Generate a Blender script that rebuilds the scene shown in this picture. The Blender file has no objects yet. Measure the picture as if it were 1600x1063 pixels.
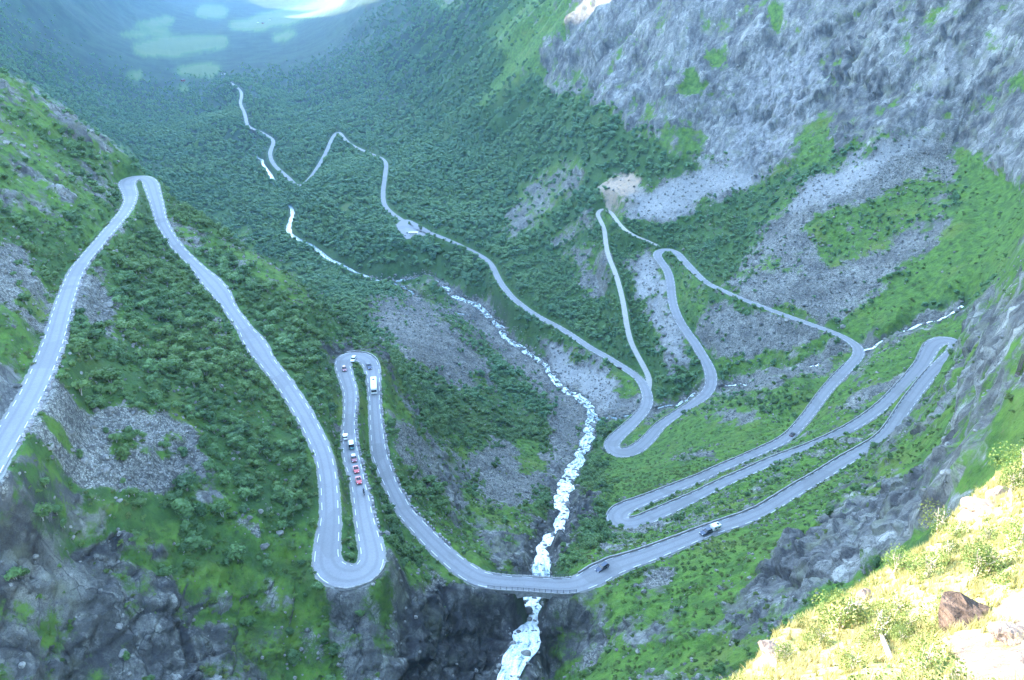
import bpy, bmesh, math, random, zlib, base64
import numpy as np
from mathutils import Vector, Matrix
R = math.radians
rng = np.random.default_rng(7); random.seed(7)
S = bpy.context.scene; COL = S.collection

# ------------------------------------------------------------------ camera, world, sun, exposure
PITCH, FPX, PW, PH = 27.0, 1220.0, 1600.0, 1063.0
cd = bpy.data.cameras.new('camera'); cam = bpy.data.objects.new('camera', cd); COL.objects.link(cam)
cam.location = (0, 0, 0); cam.rotation_euler = (R(90 - PITCH), 0, 0)
cd.sensor_width = 36.0; cd.lens = FPX * 36.0 / PW; cd.clip_start = 0.5; cd.clip_end = 40000
S.camera = cam
SUN_AZ, SUN_EL = -70.0, 15.0            # degrees: to the left of the view axis, above the horizon
w = bpy.data.worlds.new('World'); S.world = w; w.use_nodes = True
nt = w.node_tree; bg = nt.nodes['Background']
sky = nt.nodes.new('ShaderNodeTexSky'); sky.sky_type = 'NISHITA'; sky.sun_disc = False
sky.sun_elevation = R(SUN_EL); sky.sun_rotation = R(SUN_AZ); sky.altitude = 700; sky.ozone_density = 1.2; sky.dust_density = 0.4
nt.links.new(sky.outputs[0], bg.inputs[0]); bg.inputs[1].default_value = 0.13
sd = bpy.data.lights.new('sun', 'SUN'); so = bpy.data.objects.new('sun', sd); COL.objects.link(so)
sd.energy = 2.4; sd.angle = R(0.5); sd.color = (1.0, 0.90, 0.74)
sdir = Vector((math.sin(R(SUN_AZ)) * math.cos(R(SUN_EL)), math.cos(R(SUN_AZ)) * math.cos(R(SUN_EL)), math.sin(R(SUN_EL))))
so.rotation_euler = sdir.to_track_quat('Z', 'Y').to_euler(); so.location = (-300, 100, 400)
S.view_settings.view_transform = 'Standard'; S.view_settings.look = 'None'
S.view_settings.gamma = 1.0; S.view_settings.use_curve_mapping = False
S.view_settings.exposure = 4.4
S.render.engine = 'CYCLES'
S.cycles.use_denoising = True; S.cycles.denoising_prefilter = 'ACCURATE'
S.cycles.max_bounces = 6; S.cycles.diffuse_bounces = 3; S.cycles.glossy_bounces = 2
S.cycles.transmission_bounces = 3; S.cycles.volume_bounces = 1; S.cycles.transparent_max_bounces = 8

# ------------------------------------------------------------------ surveying: sight lines from the viewpoint
CP, SP = math.cos(R(PITCH)), math.sin(R(PITCH))
def ray(u, v):
    a, b = u - PW / 2, PH / 2 - v
    return np.array([a, b * SP + FPX * CP, b * CP - FPX * SP])
def ratio(u, v):
    d = ray(u, v); return d[2] / math.hypot(d[0], d[1])
def at_d(u, v, D):                         # point on the sight line at plan distance D
    d = ray(u, v); return d * (D / math.hypot(d[0], d[1]))
def at_z(u, v, z):
    d = ray(u, v); return d * (z / d[2])
def project(P):                            # world points -> photograph coordinates
    P = np.atleast_2d(P)
    f = P[:, 1] * CP - P[:, 2] * SP; up = P[:, 1] * SP + P[:, 2] * CP
    f = np.where(f < 1e-3, 1e-3, f)
    return PW / 2 + FPX * P[:, 0] / f, PH / 2 - FPX * up / f
def trace(poly, z0, grade):                # follow a road along its sight lines at a known gradient
    P = [at_z(*poly[0], z0)]
    for i, (u, v) in enumerate(poly[1:], 1):
        d = ray(u, v); a = P[-1]; z = a[2]
        for _ in range(50):
            q = d * (z / d[2]); z = 0.5 * z + 0.5 * (a[2] + grade(i) * math.hypot(q[0] - a[0], q[1] - a[1]))
        P.append(d * (z / d[2]))
    return np.array(P)
def smooth_path(P, step=1.6, n=2):
    P = np.asarray(P, float)
    for _ in range(n):
        Q = np.empty((2 * len(P), 3)); Q[0::2] = P; Q[1:-1:2] = 0.5 * (P[:-1] + P[1:]); Q[-1] = P[-1]
        Q = Q[:-1]
        K = Q.copy(); K[1:-1] = 0.25 * Q[:-2] + 0.5 * Q[1:-1] + 0.25 * Q[2:]; P = K
    L = np.r_[0, np.cumsum(np.linalg.norm(np.diff(P[:, :2], axis=0), axis=1))]
    s = np.linspace(0, L[-1], max(2, int(L[-1] / step)))
    return np.stack([np.interp(s, L, P[:, k]) for k in range(3)], 1), s
UPPER = [(800,911),(775,909.5),(750,904.5),(735,897),(717.5,884.5),(702.5,872),(689,859.5),(676,847),(664,834.5),(653,822),(641,809.5),(630,797),(623,782),(610,757),(600.5,732),(595.5,719.5),(592,707),(589.5,682),(587,657),(585.5,632),(584.5,612),(584,594.5),(583,582),(579,567),(568,558),(550,556),(539,560),(535,569.5),(538,582),(544,599.5),(548,612),(547.5,632),(545.5,657),(545,672),(546,692),(549,717),(554,732),(560,757),(565.5,782),(567,797),(572,822),(578,847),(582,864),(581,882),(567,897),(545,902),(524,897),(513,886),(509,872),(512,847),(515.5,822),(516,797),(515,782),(514,757),(510.5,732),(504.5,707),(493,682),(480.5,657),(466,632),(449,607),(441,594.5),(426,577),(411,557),(396,532),(384,516),(375.5,503.5),(366,491),(357.5,478.5),(350,466),(342,453.5),(331,441),(319,428.5),(307,416),(293,403.5),(281,391),(270.5,378.5),(263,366),(255.5,353.5),(250.5,341),(248,328.5),(245,316),(240.5,303.5),(237.5,291),(235,285),(229,279),(217,277),(205,279),(197,285),(199.5,293.5),(204,303.5),(203,316),(195.5,331),(180.5,348.5),(165.5,366),(149,386),(131,406),(117.5,426),(106,456),(95,491),(85,532),(69,572),(52,612),(21,665),(0,700),(-25,744)]
LOWER = [(800,911),(825,912),(850,914),(875,916),(900,914.5),(917,907),(935,897),(957,885),(985,876),(1010,868),(1035,858),(1057,849.5),(1087,837),(1110,828),(1135,819.5),(1160,812),(1190,799.5),(1200,794),(1225,778),(1250,762),(1275,748),(1300,732),(1325,717),(1350,703),(1370,692),(1385,679.5),(1397.5,662),(1410,642),(1422.5,624.5),(1437.5,604.5),(1455,583),(1472.5,567),(1487.5,554.5),(1497,544.5),(1495,536),(1484,531.5),(1470,532),(1457,538),(1450,551),(1441,569.5),(1430,582),(1417,597),(1402,612),(1387.5,627),(1373,639.5),(1350,656),(1325,671),(1300,683),(1275,694.5),(1250,704.5),(1225,713),(1200,723),(1175,735),(1150,746),(1125,757),(1100,769.5),(1075,782),(1050,793),(1025,804),(1000,816),(980,820),(965,815),(963,805),(973,796),(985,790),(1000,784.5),(1025,774.5),(1050,764.5),(1075,754.5),(1100,744.5),(1125,732),(1150,722),(1175,711),(1200,700),(1215,693),(1232,683),(1247,668),(1262.5,649.5),(1275,632),(1287.5,614.5),(1302.5,597),(1317.5,582),(1332.5,567),(1341,557),(1342.5,547),(1336,538),(1325,531),(1320,528),(1300,518.5),(1275,510),(1250,501),(1225,492),(1200,483),(1175,473.5),(1150,463.5),(1125,452),(1105,443.5),(1090,430),(1077.5,417),(1066,405),(1057.5,395),(1045,390),(1031,392),(1025,398),(1032,408.5),(1042.5,421),(1047.5,436),(1049,456),(1051,473.5),(1057.5,493.5),(1067.5,511),(1080,528.5),(1085,534),(1095,552),(1107.5,572),(1112.5,589.5),(1110,607),(1100,619.5),(1082.5,632),(1062.5,644.5),(1042.5,657),(1027.5,668),(1017.5,682),(1005,694.5),(990,705),(972,709),(957,704),(954,693),(967.5,679.5),(985,664.5),(1000,649.5),(1011,634.5),(1012.5,619.5),(1007.5,604.5),(997.5,589.5),(982.5,579.5),(962.5,567),(942.5,554.5),(922.5,544.5),(905,532),(875,512),(850,500),(830,488.5),(815,477),(800,465),(795,458.5),(782.5,443.5),(775,428.5),(770,416),(760,405),(742.5,395),(722.5,385),(700,375),(675,365),(650,356),(640,352),(625,342),(607.5,330),(599,318.5),(598,303.5),(600,286),(603,266),(604,255),(597.5,247.5),(585,242.5),(572.5,237.5),(555,230),(542.5,222.5),(535,212.5),(530,206),(523,209),(516,222),(511,235),(506,246),(497.5,260),(488,275),(477,287),(464,292),(456,283.5),(447.5,275),(437.5,267),(427.5,257.5),(422.5,247.5),(421,237.5),(429,222.5),(424,216),(410,207.5),(397.5,202.5),(386,197.5),(385,190),(382.5,177.5),(377.5,167.5),(374,160),(381,144),(360,129)]
TRACK = [(1010.5,619),(1014,604),(1015,589.5),(1002.5,567),(990,544.5),(984,530),(979,508.5),(976,486),(972.5,466),(967.5,446),(960,421),(950,401),(946,378.5),(945,358.5),(937.5,343.5),(932,333),(942,325),(955,331),(962.5,343.5),(972.5,356),(985,366),(1005,373.5),(1030,385)]
UPZ = trace(UPPER, -165.0, lambda i: 0.085)
_i1, _i2, _i3 = LOWER.index((800, 465)), LOWER.index((530, 206)), LOWER.index((464, 292))
LOZ = trace(LOWER, -165.0, lambda i: -0.085 if i <= _i1 else (-0.05 if i <= _i2 else (-0.03 if i <= _i3 else -0.008)))
# river and side stream: photograph position, height
RIVER = [(775,1130,-160),(800,1063,-166),(812,1030,-169),(822,1005,-172),(830,970,-178),(834,935,-184),(840,905,-187),(842,880,-189),(850,858,-196),(862,836,-213),(880,815,-226),
 (883,795,-233),(877,772,-250),(890,750,-265),(903,718,-277),(915,690,-288),(928,665,-299),(926,645,-304),(914,625,-309),(890,614,-314),(868,603,-319),
 (861,582,-324),(840,562,-330),(815,545,-335),(795,530,-339),(775,505,-344),(750,475,-349),(715,465,-352),(690,447,-355),(684,434,-357),(640,433,-359),(615,442,-360),
 (580,435,-363),(555,425,-365),(530,414,-367),(508,404,-369),(490,385,-373),(470,374,-376),(452,362,-379),(455,345,-382),(458,330,-385),(440,308,-389),(427,292,-391),(418,270,-394),(405,250,-397),(396,230,-400),(392,205,-403),(384,185,-405),(376,165,-407),(368,150,-408)]
SIDE = [(930,657,-301),(960,654,-300),(985,651,-299),(1005,648,-297.5),(1030,641,-296),(1060,629,-292),(1090,617,-287),(1125,606,-281),(1150,603,-277),(1180,598,-272),(1230,583,-262),(1280,570,-252),
 (1325,552,-241),(1350,546,-236.5),(1370,535,-232),(1420,515,-222),(1470,495,-212),(1505,480,-204)]
BRANCH = [(612,441,-360),(640,452,-357.5),(655,470,-354.5),(680,480,-352.5),(705,487,-350),(735,493,-347.5)]
RIVP = np.array([at_z(u, v, z) for u, v, z in RIVER]); SIDP = np.array([at_z(u, v, z) for u, v, z in SIDE])
BRAP = np.array([at_z(u, v, z) for u, v, z in BRANCH])
# ground heights: (photo x, photo y, plan distance)
CTRL = [
 # spur on the left, above and below the upper road
 (0,115,470),(60,150,480),(120,193,485),(165,215,480),(203,240,475),(0,250,350),(100,280,375),(150,300,400),(0,400,260),(60,420,270),(0,532,205),(30,560,200),
 (160,250,445),(180,265,452),(65,330,325),(0,610,185),
 (150,520,232),(200,600,206),(250,560,235),(300,520,255),(300,650,200),(380,620,225),(280,460,303),(100,640,192),
 (60,720,163),(0,780,148),(100,750,162),(200,720,176),(300,730,185),(400,700,200),(450,720,198),(0,850,143),(100,850,149),(200,820,157),(300,820,161),(400,820,164),(460,800,177),
 (0,930,136),(100,930,139),(200,900,146),(300,890,152),(400,880,156),(470,900,157),(0,1000,131),(0,1063,124),(100,1000,133),(100,1063,129),(200,980,138),(200,1063,128),(230,930,141),(300,960,144),
 (300,1010,138),(300,1063,131),(400,950,148),(400,1000,141),(400,1063,132),(480,930,152),(480,1000,141),(480,1063,133),(545,922,149),(545,960,143),(545,1000,139),(545,1063,131),(600,930,151),(600,980,143),(600,1063,132),
 # pit of the fall left of the river, in the shade
 (640,905,157),(650,940,157),(700,915,166),(700,960,163),(700,1010,156),(700,1063,148),(760,930,170),(760,980,167),(760,1020,160),(760,1063,150),(650,1000,149),(650,1063,140),(790,1000,168),(780,945,175),
 (800,935,180),
 # right bank below the bridge
 (870,940,176),(860,1000,163),(900,940,170),(900,1000,156),(900,1063,143),(860,1063,150),(1000,940,160),(1000,1000,141),(1000,1063,127),(1100,900,168),(1100,960,146),(1100,1063,113),(1200,850,180),(1200,950,138),(1200,1020,116),(1200,1063,104),
 (1300,790,200),(1300,860,160),(1300,930,130),(1300,1000,108),(1400,730,215),(1400,800,168),(1400,880,128),(1500,620,235),(1500,700,180),(1500,780,135),(1500,840,112),(1600,600,86),(1590,588,92),(1560,620,118),(1600,680,78),(1600,740,70),(1550,700,120),(1550,560,230),(1530,540,330),(1600,520,150),(1600,450,250),(1560,500,280),(1520,520,420),(1560,425,500),
 # between leg 2 and leg 3, leg 3 platform and its cliffs
 (300,330,410),(350,370,385),(400,400,360),(440,440,335),(480,470,318),(450,500,300),(480,560,262),(400,440,330),(350,410,365),(500,620,236),(520,540,300),(505,520,305),(520,700,209),(528,760,192),(530,800,184),
 (545,800,180),(545,840,171),(565,640,250),(568,700,226),(575,760,207),(600,800,197),(620,840,187),(620,870,178),(660,880,176),(640,760,218),
 (600,560,300),(612,570,330),(610,600,285),(640,640,278),(630,590,330),(615,660,248),(640,700,240),(660,740,240),(680,780,228),(700,820,216),(730,850,206),(760,870,192),(790,880,190),(815,885,192),
 (660,600,400),(650,560,440),(700,600,470),(700,560,500),(640,530,520),(600,520,540),(700,660,360),(700,700,318),(740,680,370),(760,720,330),(740,760,288),(780,780,272),(800,740,330),(840,740,345),(850,700,405),(800,680,415),(850,640,470),
 (800,640,465),(760,620,470),(770,570,540),(700,520,570),(620,480,660),(560,470,680),(600,500,600),(660,490,680),(560,500,590),(500,440,780),(520,470,640),(800,600,510),(840,600,530),(720,500,640),
 (800,830,232),(830,825,238),(850,800,262),(840,770,300),(855,760,325),(800,860,212),(820,850,220),(870,845,222),(880,870,204),(900,880,194),(870,890,192),(850,835,244),
 (910,830,235),(900,790,262),(930,800,262),(905,770,310),(940,760,300),(920,730,366),
 # right of the river, between the loops
 (950,860,205),(900,850,216),(1000,850,212),(1100,800,240),(1150,850,195),(1050,900,175),(1200,760,262),(1040,740,320),(1000,740,335),(1100,700,365),(1200,650,385),(1150,660,400),(1250,600,425),(1100,650,425),(1180,620,430),(1290,680,320),(1400,560,430),(1400,600,392),(1330,640,360),(1440,520,470),(1400,540,452),
 (940,640,482),(960,620,500),(940,600,530),(900,590,560),(900,560,580),(850,530,620),(820,510,665),(780,480,710),(985,690,425),(980,620,505),
 # slope between track and lower road, talus right
 (1000,560,560),(960,520,610),(930,480,660),(900,440,715),(880,400,790),(850,350,870),(900,360,810),(940,420,720),(1010,520,585),(1010,460,640),(1000,420,690),(985,390,715),(960,320,790),(925,330,790),(1000,340,770),(1080,500,566),(1120,520,550),(1200,560,490),(1250,540,500),(1300,535,500),
 (1060,580,508),(1050,540,540),(1100,470,594),(860,470,680),(830,440,730),(800,380,860),
 (1000,290,815),(970,270,850),(1060,330,760),(1060,270,800),(1150,260,790),(1180,280,770),(1100,350,735),(1150,400,665),(1200,340,690),(1200,420,620),(1250,440,590),(1250,300,700),(1300,400,620),(1300,300,690),(1350,450,570),(1350,330,660),(1400,300,680),(1400,400,600),(1400,480,520),(1450,400,590),(1450,300,670),(1450,215,735),(1500,230,735),(1500,330,620),(1550,300,650),(1550,400,530),(1500,430,540),(1600,300,620),(1600,370,540),
 # cliff wall
 (1000,220,870),(950,150,960),(1060,180,860),(1100,200,850),(1190,260,790),(1200,150,850),(1100,100,920),(1000,100,1010),(960,50,1120),(910,50,1220),(960,0,1200),(1060,0,1010),(1200,50,910),(1200,0,930),(1300,200,770),(1300,100,845),(1300,0,890),(1400,190,740),(1400,100,800),(1400,0,850),(1480,150,750),(1500,60,780),(1500,0,810),(1560,200,710),(1560,100,750),(1600,0,790),(1600,100,740),(1600,200,690),(1480,190,735),
 # long wooded slope on the right of the valley
 (850,280,1000),(800,300,1030),(900,250,950),(880,200,1040),(800,230,1180),(750,330,1030),(700,300,1130),(660,330,1040),(720,350,960),(700,200,1450),(650,250,1290),(620,270,1230),(800,130,1380),(850,130,1250),(900,110,1180),(870,70,1280),(820,50,1450),(850,0,1500),(760,0,1850),(760,80,1600),(700,0,2300),(700,100,1820),(640,180,1720),(640,80,2300),(600,140,2150),(560,170,2050),(600,40,2950),(600,0,3300),(560,60,3250),(560,0,4300),(520,120,2700),(500,170,2350),(480,80,3700),(520,20,4600),(440,150,2750),(400,110,3250),(440,60,4430),(480,25,5300),(540,0,6200),(580,215,1680),(560,240,1540),(500,230,1680),(460,210,1850),
 (560,300,1190),(520,320,1140),(560,360,1010),(620,380,905),(680,410,840),(740,430,790),(520,270,1340),(560,270,1290),(600,320,1095),(520,360,1080),(480,330,1200),
 # valley floor and its left side
 (420,320,1250),(400,300,1420),(350,280,1500),(300,260,1650),(250,245,1800),(220,235,1880),(330,230,1850),(420,420,1010),(460,400,1020),(430,380,1080),(400,350,1220),(540,400,960),(600,410,890),(650,400,890),(540,445,830),(480,420,940),(600,460,760),
 (350,180,2500),(300,150,2900),(200,200,2200),(250,120,3400),(330,100,3600),(200,100,3400),(300,50,4800),(400,50,4700),(250,0,7000),(350,0,7600),(450,10,7200),(150,150,2700),(120,120,2950),(100,60,3400),(60,90,2800),(0,90,2350),(0,40,2800),(0,0,3200),(100,0,4300),(180,30,5000),(180,0,5800),(60,30,3300),
]
# ground the photograph does not show (behind spurs, out of frame): plan azimuth in degrees, distance, height
HIDDEN = [(-25,560,-200),(-25,660,-290),(-25,900,-370),(-25,1300,-398),(-28,560,-165),(-28,700,-270),(-28,900,-335),(-28,1300,-375),(-31,560,-105),(-31,750,-200),(-31,900,-270),(-31,1500,-300),(-22,600,-300),(-22,800,-362),(-22,1150,-388),
 (-34.5,650,-50),(-34.5,1000,-200),(-34.5,1600,-240),(-20,540,-270),(-20,700,-340),(-17,480,-240),(-17,600,-310),(-15,440,-215),(-15,520,-290),(-38,60,-95),(-38,250,-62),(-38,500,-10),(-38,1000,80),(-38,2000,150),(-38,4000,200),(-38,9000,300),
 (-44,60,-95),(-44,140,-100),(-44,300,-30),(-44,800,250),(-44,2000,280),(-44,4000,350),(-44,9000,700),(70,60,-30),(70,300,60),(70,2000,500),(70,9000,900),(38,60,-48),(38,100,-48),(38,200,-30),(38,400,60),(38,800,300),(38,2000,700),(38,9000,900),(44,60,-40),(44,150,-20),(44,400,150),(44,1000,500),(44,9000,900),
 (33,1000,150),(33,1400,450),(28,1000,150),(28,1500,550),(22,1100,120),(22,1600,500),(15,1250,80),(15,1900,500),(8,1500,60),(8,2300,450),(4,1900,40),(4,3000,450),(0,2500,30),(0,4000,450),(-4,3600,30),(-4,6000,450),(-8,6000,20),(-8,9000,400),(15,4000,800),(0,9000,800),(28,4000,900),(8,9000,850),
 (-10,8500,-442),(-14,8500,-444),(-18,8800,-440),(-22,9000,-380),(-26,5600,0),(-28,4900,120),(-30,4300,230),(-33,3700,250),(-35,3000,200),(-24,6800,-120),(-31,9000,300),(-60,60,-60),(-60,300,30),(-60,800,120),(-60,3000,180),(-60,9000,400),(-90,60,-40),(-90,400,30),(-90,1500,150),(-90,9000,300),(-112,60,-30),(-112,1000,50),(-112,9000,200),
 (-30,60,-110),(-30,95,-115),(-15,60,-115),(-15,95,-135),(-5,60,-120),(-5,110,-160),(0,60,-115),(0,110,-160),(5,60,-100),(5,100,-130),(12,60,-88),(12,90,-108),(20,60,-78),(20,85,-98),(28,58,-66),(28,80,-84),(33,55,-56),(33,72,-66),(-22,75,-115)]
KX, KY, KC = 1.0, 0.42, 0.012
def _feat(az, lnD): return np.stack([az * KX, lnD * KY], -1)
def _ctrl_arrays():
    F, T, L = [], [], []
    def add(p, lam):
        D = math.hypot(p[0], p[1]); F.append((math.atan2(p[0], p[1]) * KX, math.log(D) * KY)); T.append(p[2] / D); L.append(lam)
    for u, v, D in CTRL: add(at_d(u, v, D), 0.006)
    for a, D, z in HIDDEN: add((D * math.sin(R(a)), D * math.cos(R(a)), z), 0.01)
    n0 = len(F)
    for P, lam in ((UPZ, 3e-4), (LOZ, 3e-4), (RIVP, 1e-3), (SIDP, 1e-3)):
        for p in P: add(p, lam)
    F, T, L = np.array(F), np.array(T), np.array(L)
    keep = []
    for i in range(len(F)):            # thin out points that all but coincide
        if all((F[i, 0] - F[j, 0]) ** 2 + (F[i, 1] - F[j, 1]) ** 2 > 0.004 ** 2 for j in keep): keep.append(i)
    return F[keep], T[keep], L[keep]
CF, CT, CL = _ctrl_arrays()
def _phi(A, B):
    d2 = (A[:, None, 0] - B[None, :, 0]) ** 2 + (A[:, None, 1] - B[None, :, 1]) ** 2
    return np.sqrt(d2 + KC ** 2)
_n = len(CF)
_M = np.zeros((_n + 3, _n + 3)); _M[:_n, :_n] = _phi(CF, CF) - np.diag(CL)
_M[:_n, _n] = 1; _M[:_n, _n + 1:] = CF; _M[_n, :_n] = 1; _M[_n + 1:, :_n] = CF.T
_W = np.linalg.solve(_M, np.r_[CT, 0, 0, 0])
def base_ratio(az, lnD):
    F = _feat(az.ravel(), lnD.ravel()).astype(np.float32); out = np.empty(len(F))
    C32 = CF.astype(np.float32); W32 = _W[:_n].astype(np.float32)
    for i in range(0, len(F), 20000):
        f = F[i:i + 20000]
        out[i:i + 20000] = _phi(f, C32) @ W32 + _W[_n] + f @ _W[_n + 1:].astype(np.float32)
    return out.reshape(az.shape)
NCOL, RS = 790, 0.9
# ------------------------------------------------------------------ noise
_pt = np.random.default_rng(11).permutation(256); _pt = np.r_[_pt, _pt, _pt]
_g3 = np.random.default_rng(12).normal(size=(256, 3)); _g3 /= np.linalg.norm(_g3, axis=1)[:, None]; _g3 = _g3.astype(np.float32)
def perlin(X, Y, Z):
    X, Y, Z = (np.asarray(a, np.float32) for a in (X, Y, Z))
    xi, yi, zi = np.floor(X).astype(np.int32), np.floor(Y).astype(np.int32), np.floor(Z).astype(np.int32)
    xf, yf, zf = X - xi, Y - yi, Z - zi; xi &= 255; yi &= 255; zi &= 255
    u, v, w_ = (t * t * t * (t * (t * 6 - 15) + 10) for t in (xf, yf, zf))
    r = 0
    for a in (0, 1):
        pa = _pt[xi + a]; wa = u if a else 1 - u
        for b in (0, 1):
            pb = _pt[pa + yi + b]; wb = wa * (v if b else 1 - v)
            for c in (0, 1):
                g = _g3[_pt[pb + zi + c]]
                r = r + wb * (w_ if c else 1 - w_) * (g[:, 0] * (xf - a) + g[:, 1] * (yf - b) + g[:, 2] * (zf - c))
    return r * 1.5
def fbm(P, scale, oct=4, gain=0.5, ridged=False):
    r = 0; a = 1.0; t = 0; k = 1.0 / scale
    for o in range(oct):
        n = perlin(P[:, 0] * k + 17.3 * o, P[:, 1] * k + 5.1 * o, P[:, 2] * k + 9.7 * o)
        r = r + a * ((1 - 2 * np.abs(n)) if ridged else n); t += a; a *= gain; k *= 2.03
    return r / t
def smst(a, b, x):
    t = np.clip((x - a) / (b - a), 0, 1); return t * t * (3 - 2 * t)

_h = np.random.default_rng(5); _HJ = _h.random((4096, 3)).astype(np.float32); _HT = _h.normal(size=(4096, 3)).astype(np.float32); _HH = _h.uniform(-1, 1, 4096).astype(np.float32)
def facets(Pp, A, scale):                  # blocks of broken rock: each with its own height and tilt; distance to its joints
    q = (Pp @ np.asarray(A) / scale).astype(np.float32); b = np.floor(q).astype(np.int32); n = len(q)
    f1 = np.full(n, 9, np.float32); f2 = np.full(n, 9, np.float32); hh = np.zeros(n, np.float32)
    for dx in (-1, 0, 1):
        for dy in (-1, 0, 1):
            for dz in (-1, 0, 1):
                c = b + np.array([dx, dy, dz], np.int32); k = (c[:, 0] * 73856093 ^ c[:, 1] * 19349663 ^ c[:, 2] * 83492791) & 4095
                v = q - c - _HJ[k]; d = np.sqrt((v * v).sum(1)); h = _HH[k] + 0.9 * (v * _HT[k]).sum(1)
                m = d < f1; f2 = np.where(m, f1, np.minimum(f2, d)); hh = np.where(m, h, hh); f1 = np.where(m, d, f1)
    return hh, f2 - f1
# ------------------------------------------------------------------ paths: roads, track, rivers with their widths
def widths(P, poly, table):                # width along a smoothed path from (photo x, photo y, metres)
    xs, ys = [], []
    for u, v, wd in table:
        pu, pv = project(P); i = int(np.argmin((pu - u) ** 2 + (pv - v) ** 2)); xs.append(i); ys.append(wd)
    o = np.argsort(xs); return np.interp(np.arange(len(P)), np.array(xs)[o], np.array(ys)[o])
def flat_dir(P):
    T = np.gradient(P[:, :2], axis=0); T /= np.linalg.norm(T, axis=1)[:, None] + 1e-9
    return T, np.stack([-T[:, 1], T[:, 0]], 1)
UPS, _ = smooth_path(UPZ); LOS, _ = smooth_path(LOZ)
UPW = widths(UPS, UPPER, [(800,911,5.6),(735,897,6.2),(689,859,5.7),(630,797,5.2),(610,757,4.6),(592,707,5.3),(585,632,4.2),(583,582,5.6),(550,556,8.0),(535,570,6.2),(545,657,4.1),(549,717,5.2),(560,757,4.5),(572,822,5.4),(581,875,6.4),(545,902,8.6),(509,872,6.6),(515,797,5.0),(504,707,5.1),(441,594,5.6),(418,568,5.6),(405,552,7.2),(394,530,7.2),(384,514,5.2),(358,478,4.9),(345,458,7.4),(330,440,7.6),(316,425,6.0),(305,414,5.0),(263,366,5.0),(248,328,5.6),(229,279,8.0),(205,279,9.0),(203,316,5.2),(149,386,4.9),(95,491,5.2),(21,665,5.6)])
LOW = widths(LOS, LOWER, [(800,911,5.6),(900,914,6.2),(935,897,7.6),(985,876,6.4),(1087,837,5.2),(1200,794,5.4),(1300,732,5.4),(1400,660,5.6),(1455,583,6.2),(1484,531,9.0),(1441,569,7.0),(1387,627,5.8),(1300,683,4.8),(1100,769,5.2),(1000,816,7.0),(965,812,9.0),(1000,784,6.0),(1100,744,4.8),(1200,700,5.0),(1275,632,6.0),(1342,547,7.4),(1300,518,5.6),(1150,463,5.2),(1090,430,6.4),(1045,390,8.6),(1042,421,7.4),(1051,473,7.2),(1085,534,7.8),(1112,589,8.4),(1042,657,6.6),(972,709,10),(985,664,8.4),(1012,620,8.0),(962,567,7.0),(875,512,6.6),(742,395,6.6),(600,290,6.8),(530,206,7.5),(464,292,8),(374,160,8)])
# the old gravel track climbs from the lower road to the hairpin
_t0 = LOZ[LOWER.index((997.5, 589.5))]; _t1 = LOZ[LOWER.index((1031, 392))]
_zz = np.interp(np.arange(len(TRACK)), [0, 1, 2, 15, 20, len(TRACK) - 1], [LOZ[LOWER.index((1012.5, 619.5))][2] - .02, _t0[2] - .3, _t0[2] + 0.9, -253, -250.5, _t1[2]])
TRS, _ = smooth_path(np.array([at_z(u, v, z) for (u, v), z in zip(TRACK, _zz)])); TRW = np.full(len(TRS), 4.4)
RVS, _ = smooth_path(RIVP, 1.6, 3); SDS, _ = smooth_path(SIDP, 1.6, 2); BRS, _ = smooth_path(BRAP, 1.6, 2)
def wander(P, amp, sc):
    T, Nn = flat_dir(P); k = np.stack([perlin(P[:, 0] / sc, P[:, 1] / sc, 0 * P[:, 0] + 3.3), perlin(P[:, 0] / sc * 2.3, P[:, 1] / sc * 2.3, 0 * P[:, 0] + 8.1)], 1) @ [1, .6]
    P[:, :2] += Nn * (k * amp)[:, None]; return P
RVS, SDS, BRS = wander(RVS, 2.6 + 5 * smst(600, 900, np.hypot(RVS[:, 0], RVS[:, 1])), np.interp(np.hypot(RVS[:, 0], RVS[:, 1]), [500, 900, 1600], [16, 55, 90])), wander(SDS, 4.5, 11), wander(BRS, 4, 14)
RVW = widths(RVS, None, [(808,1063,7),(830,970,6),(840,900,6),(850,858,4),(880,815,5),(877,772,6.5),(895,740,6.5),(928,665,6.5),(914,625,6),(868,603,5.5),(800,530,6),(750,475,7.5),(690,447,8),(640,433,6),(555,425,4),(508,404,5.5),(455,355,6.5),(418,270,6),(384,185,4)])
SDW = np.full(len(SDS), 1.8); BRW = np.full(len(BRS), 2.2)
PADS = {'parking_area': ([(617,353),(628,343),(641,344),(672,361),(668,367),(655,370),(635,374)], None)}
def nearest_z(P, u, v):
    pu, pv = project(P); return P[int(np.argmin((pu - u) ** 2 + (pv - v) ** 2)), 2]
def pad_points(poly, z):
    p = np.array([at_z(u, v, z) for u, v in poly]); x0, y0 = p[:, :2].min(0); x1, y1 = p[:, :2].max(0)
    gx, gy = np.meshgrid(np.arange(x0, x1, 1.6), np.arange(y0, y1, 1.6)); g = np.stack([gx.ravel(), gy.ravel()], 1)
    return p, g[inside(g, p[:, :2])]
def inside(pts, poly):
    poly = np.asarray(poly); x, y = pts[:, 0], pts[:, 1]; r = np.zeros(len(pts), bool); j = len(poly) - 1
    for i in range(len(poly)):
        xi, yi = poly[i]; xj, yj = poly[j]
        c = ((yi > y) != (yj > y)) & (x < (xj - xi) * (y - yi) / (yj - yi + 1e-12) + xi); r ^= c; j = i
    return r
ZPARK = nearest_z(LOS, 645, 355) + 0.0
PARKP, _pk = pad_points(PADS['parking_area'][0], ZPARK)
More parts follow.
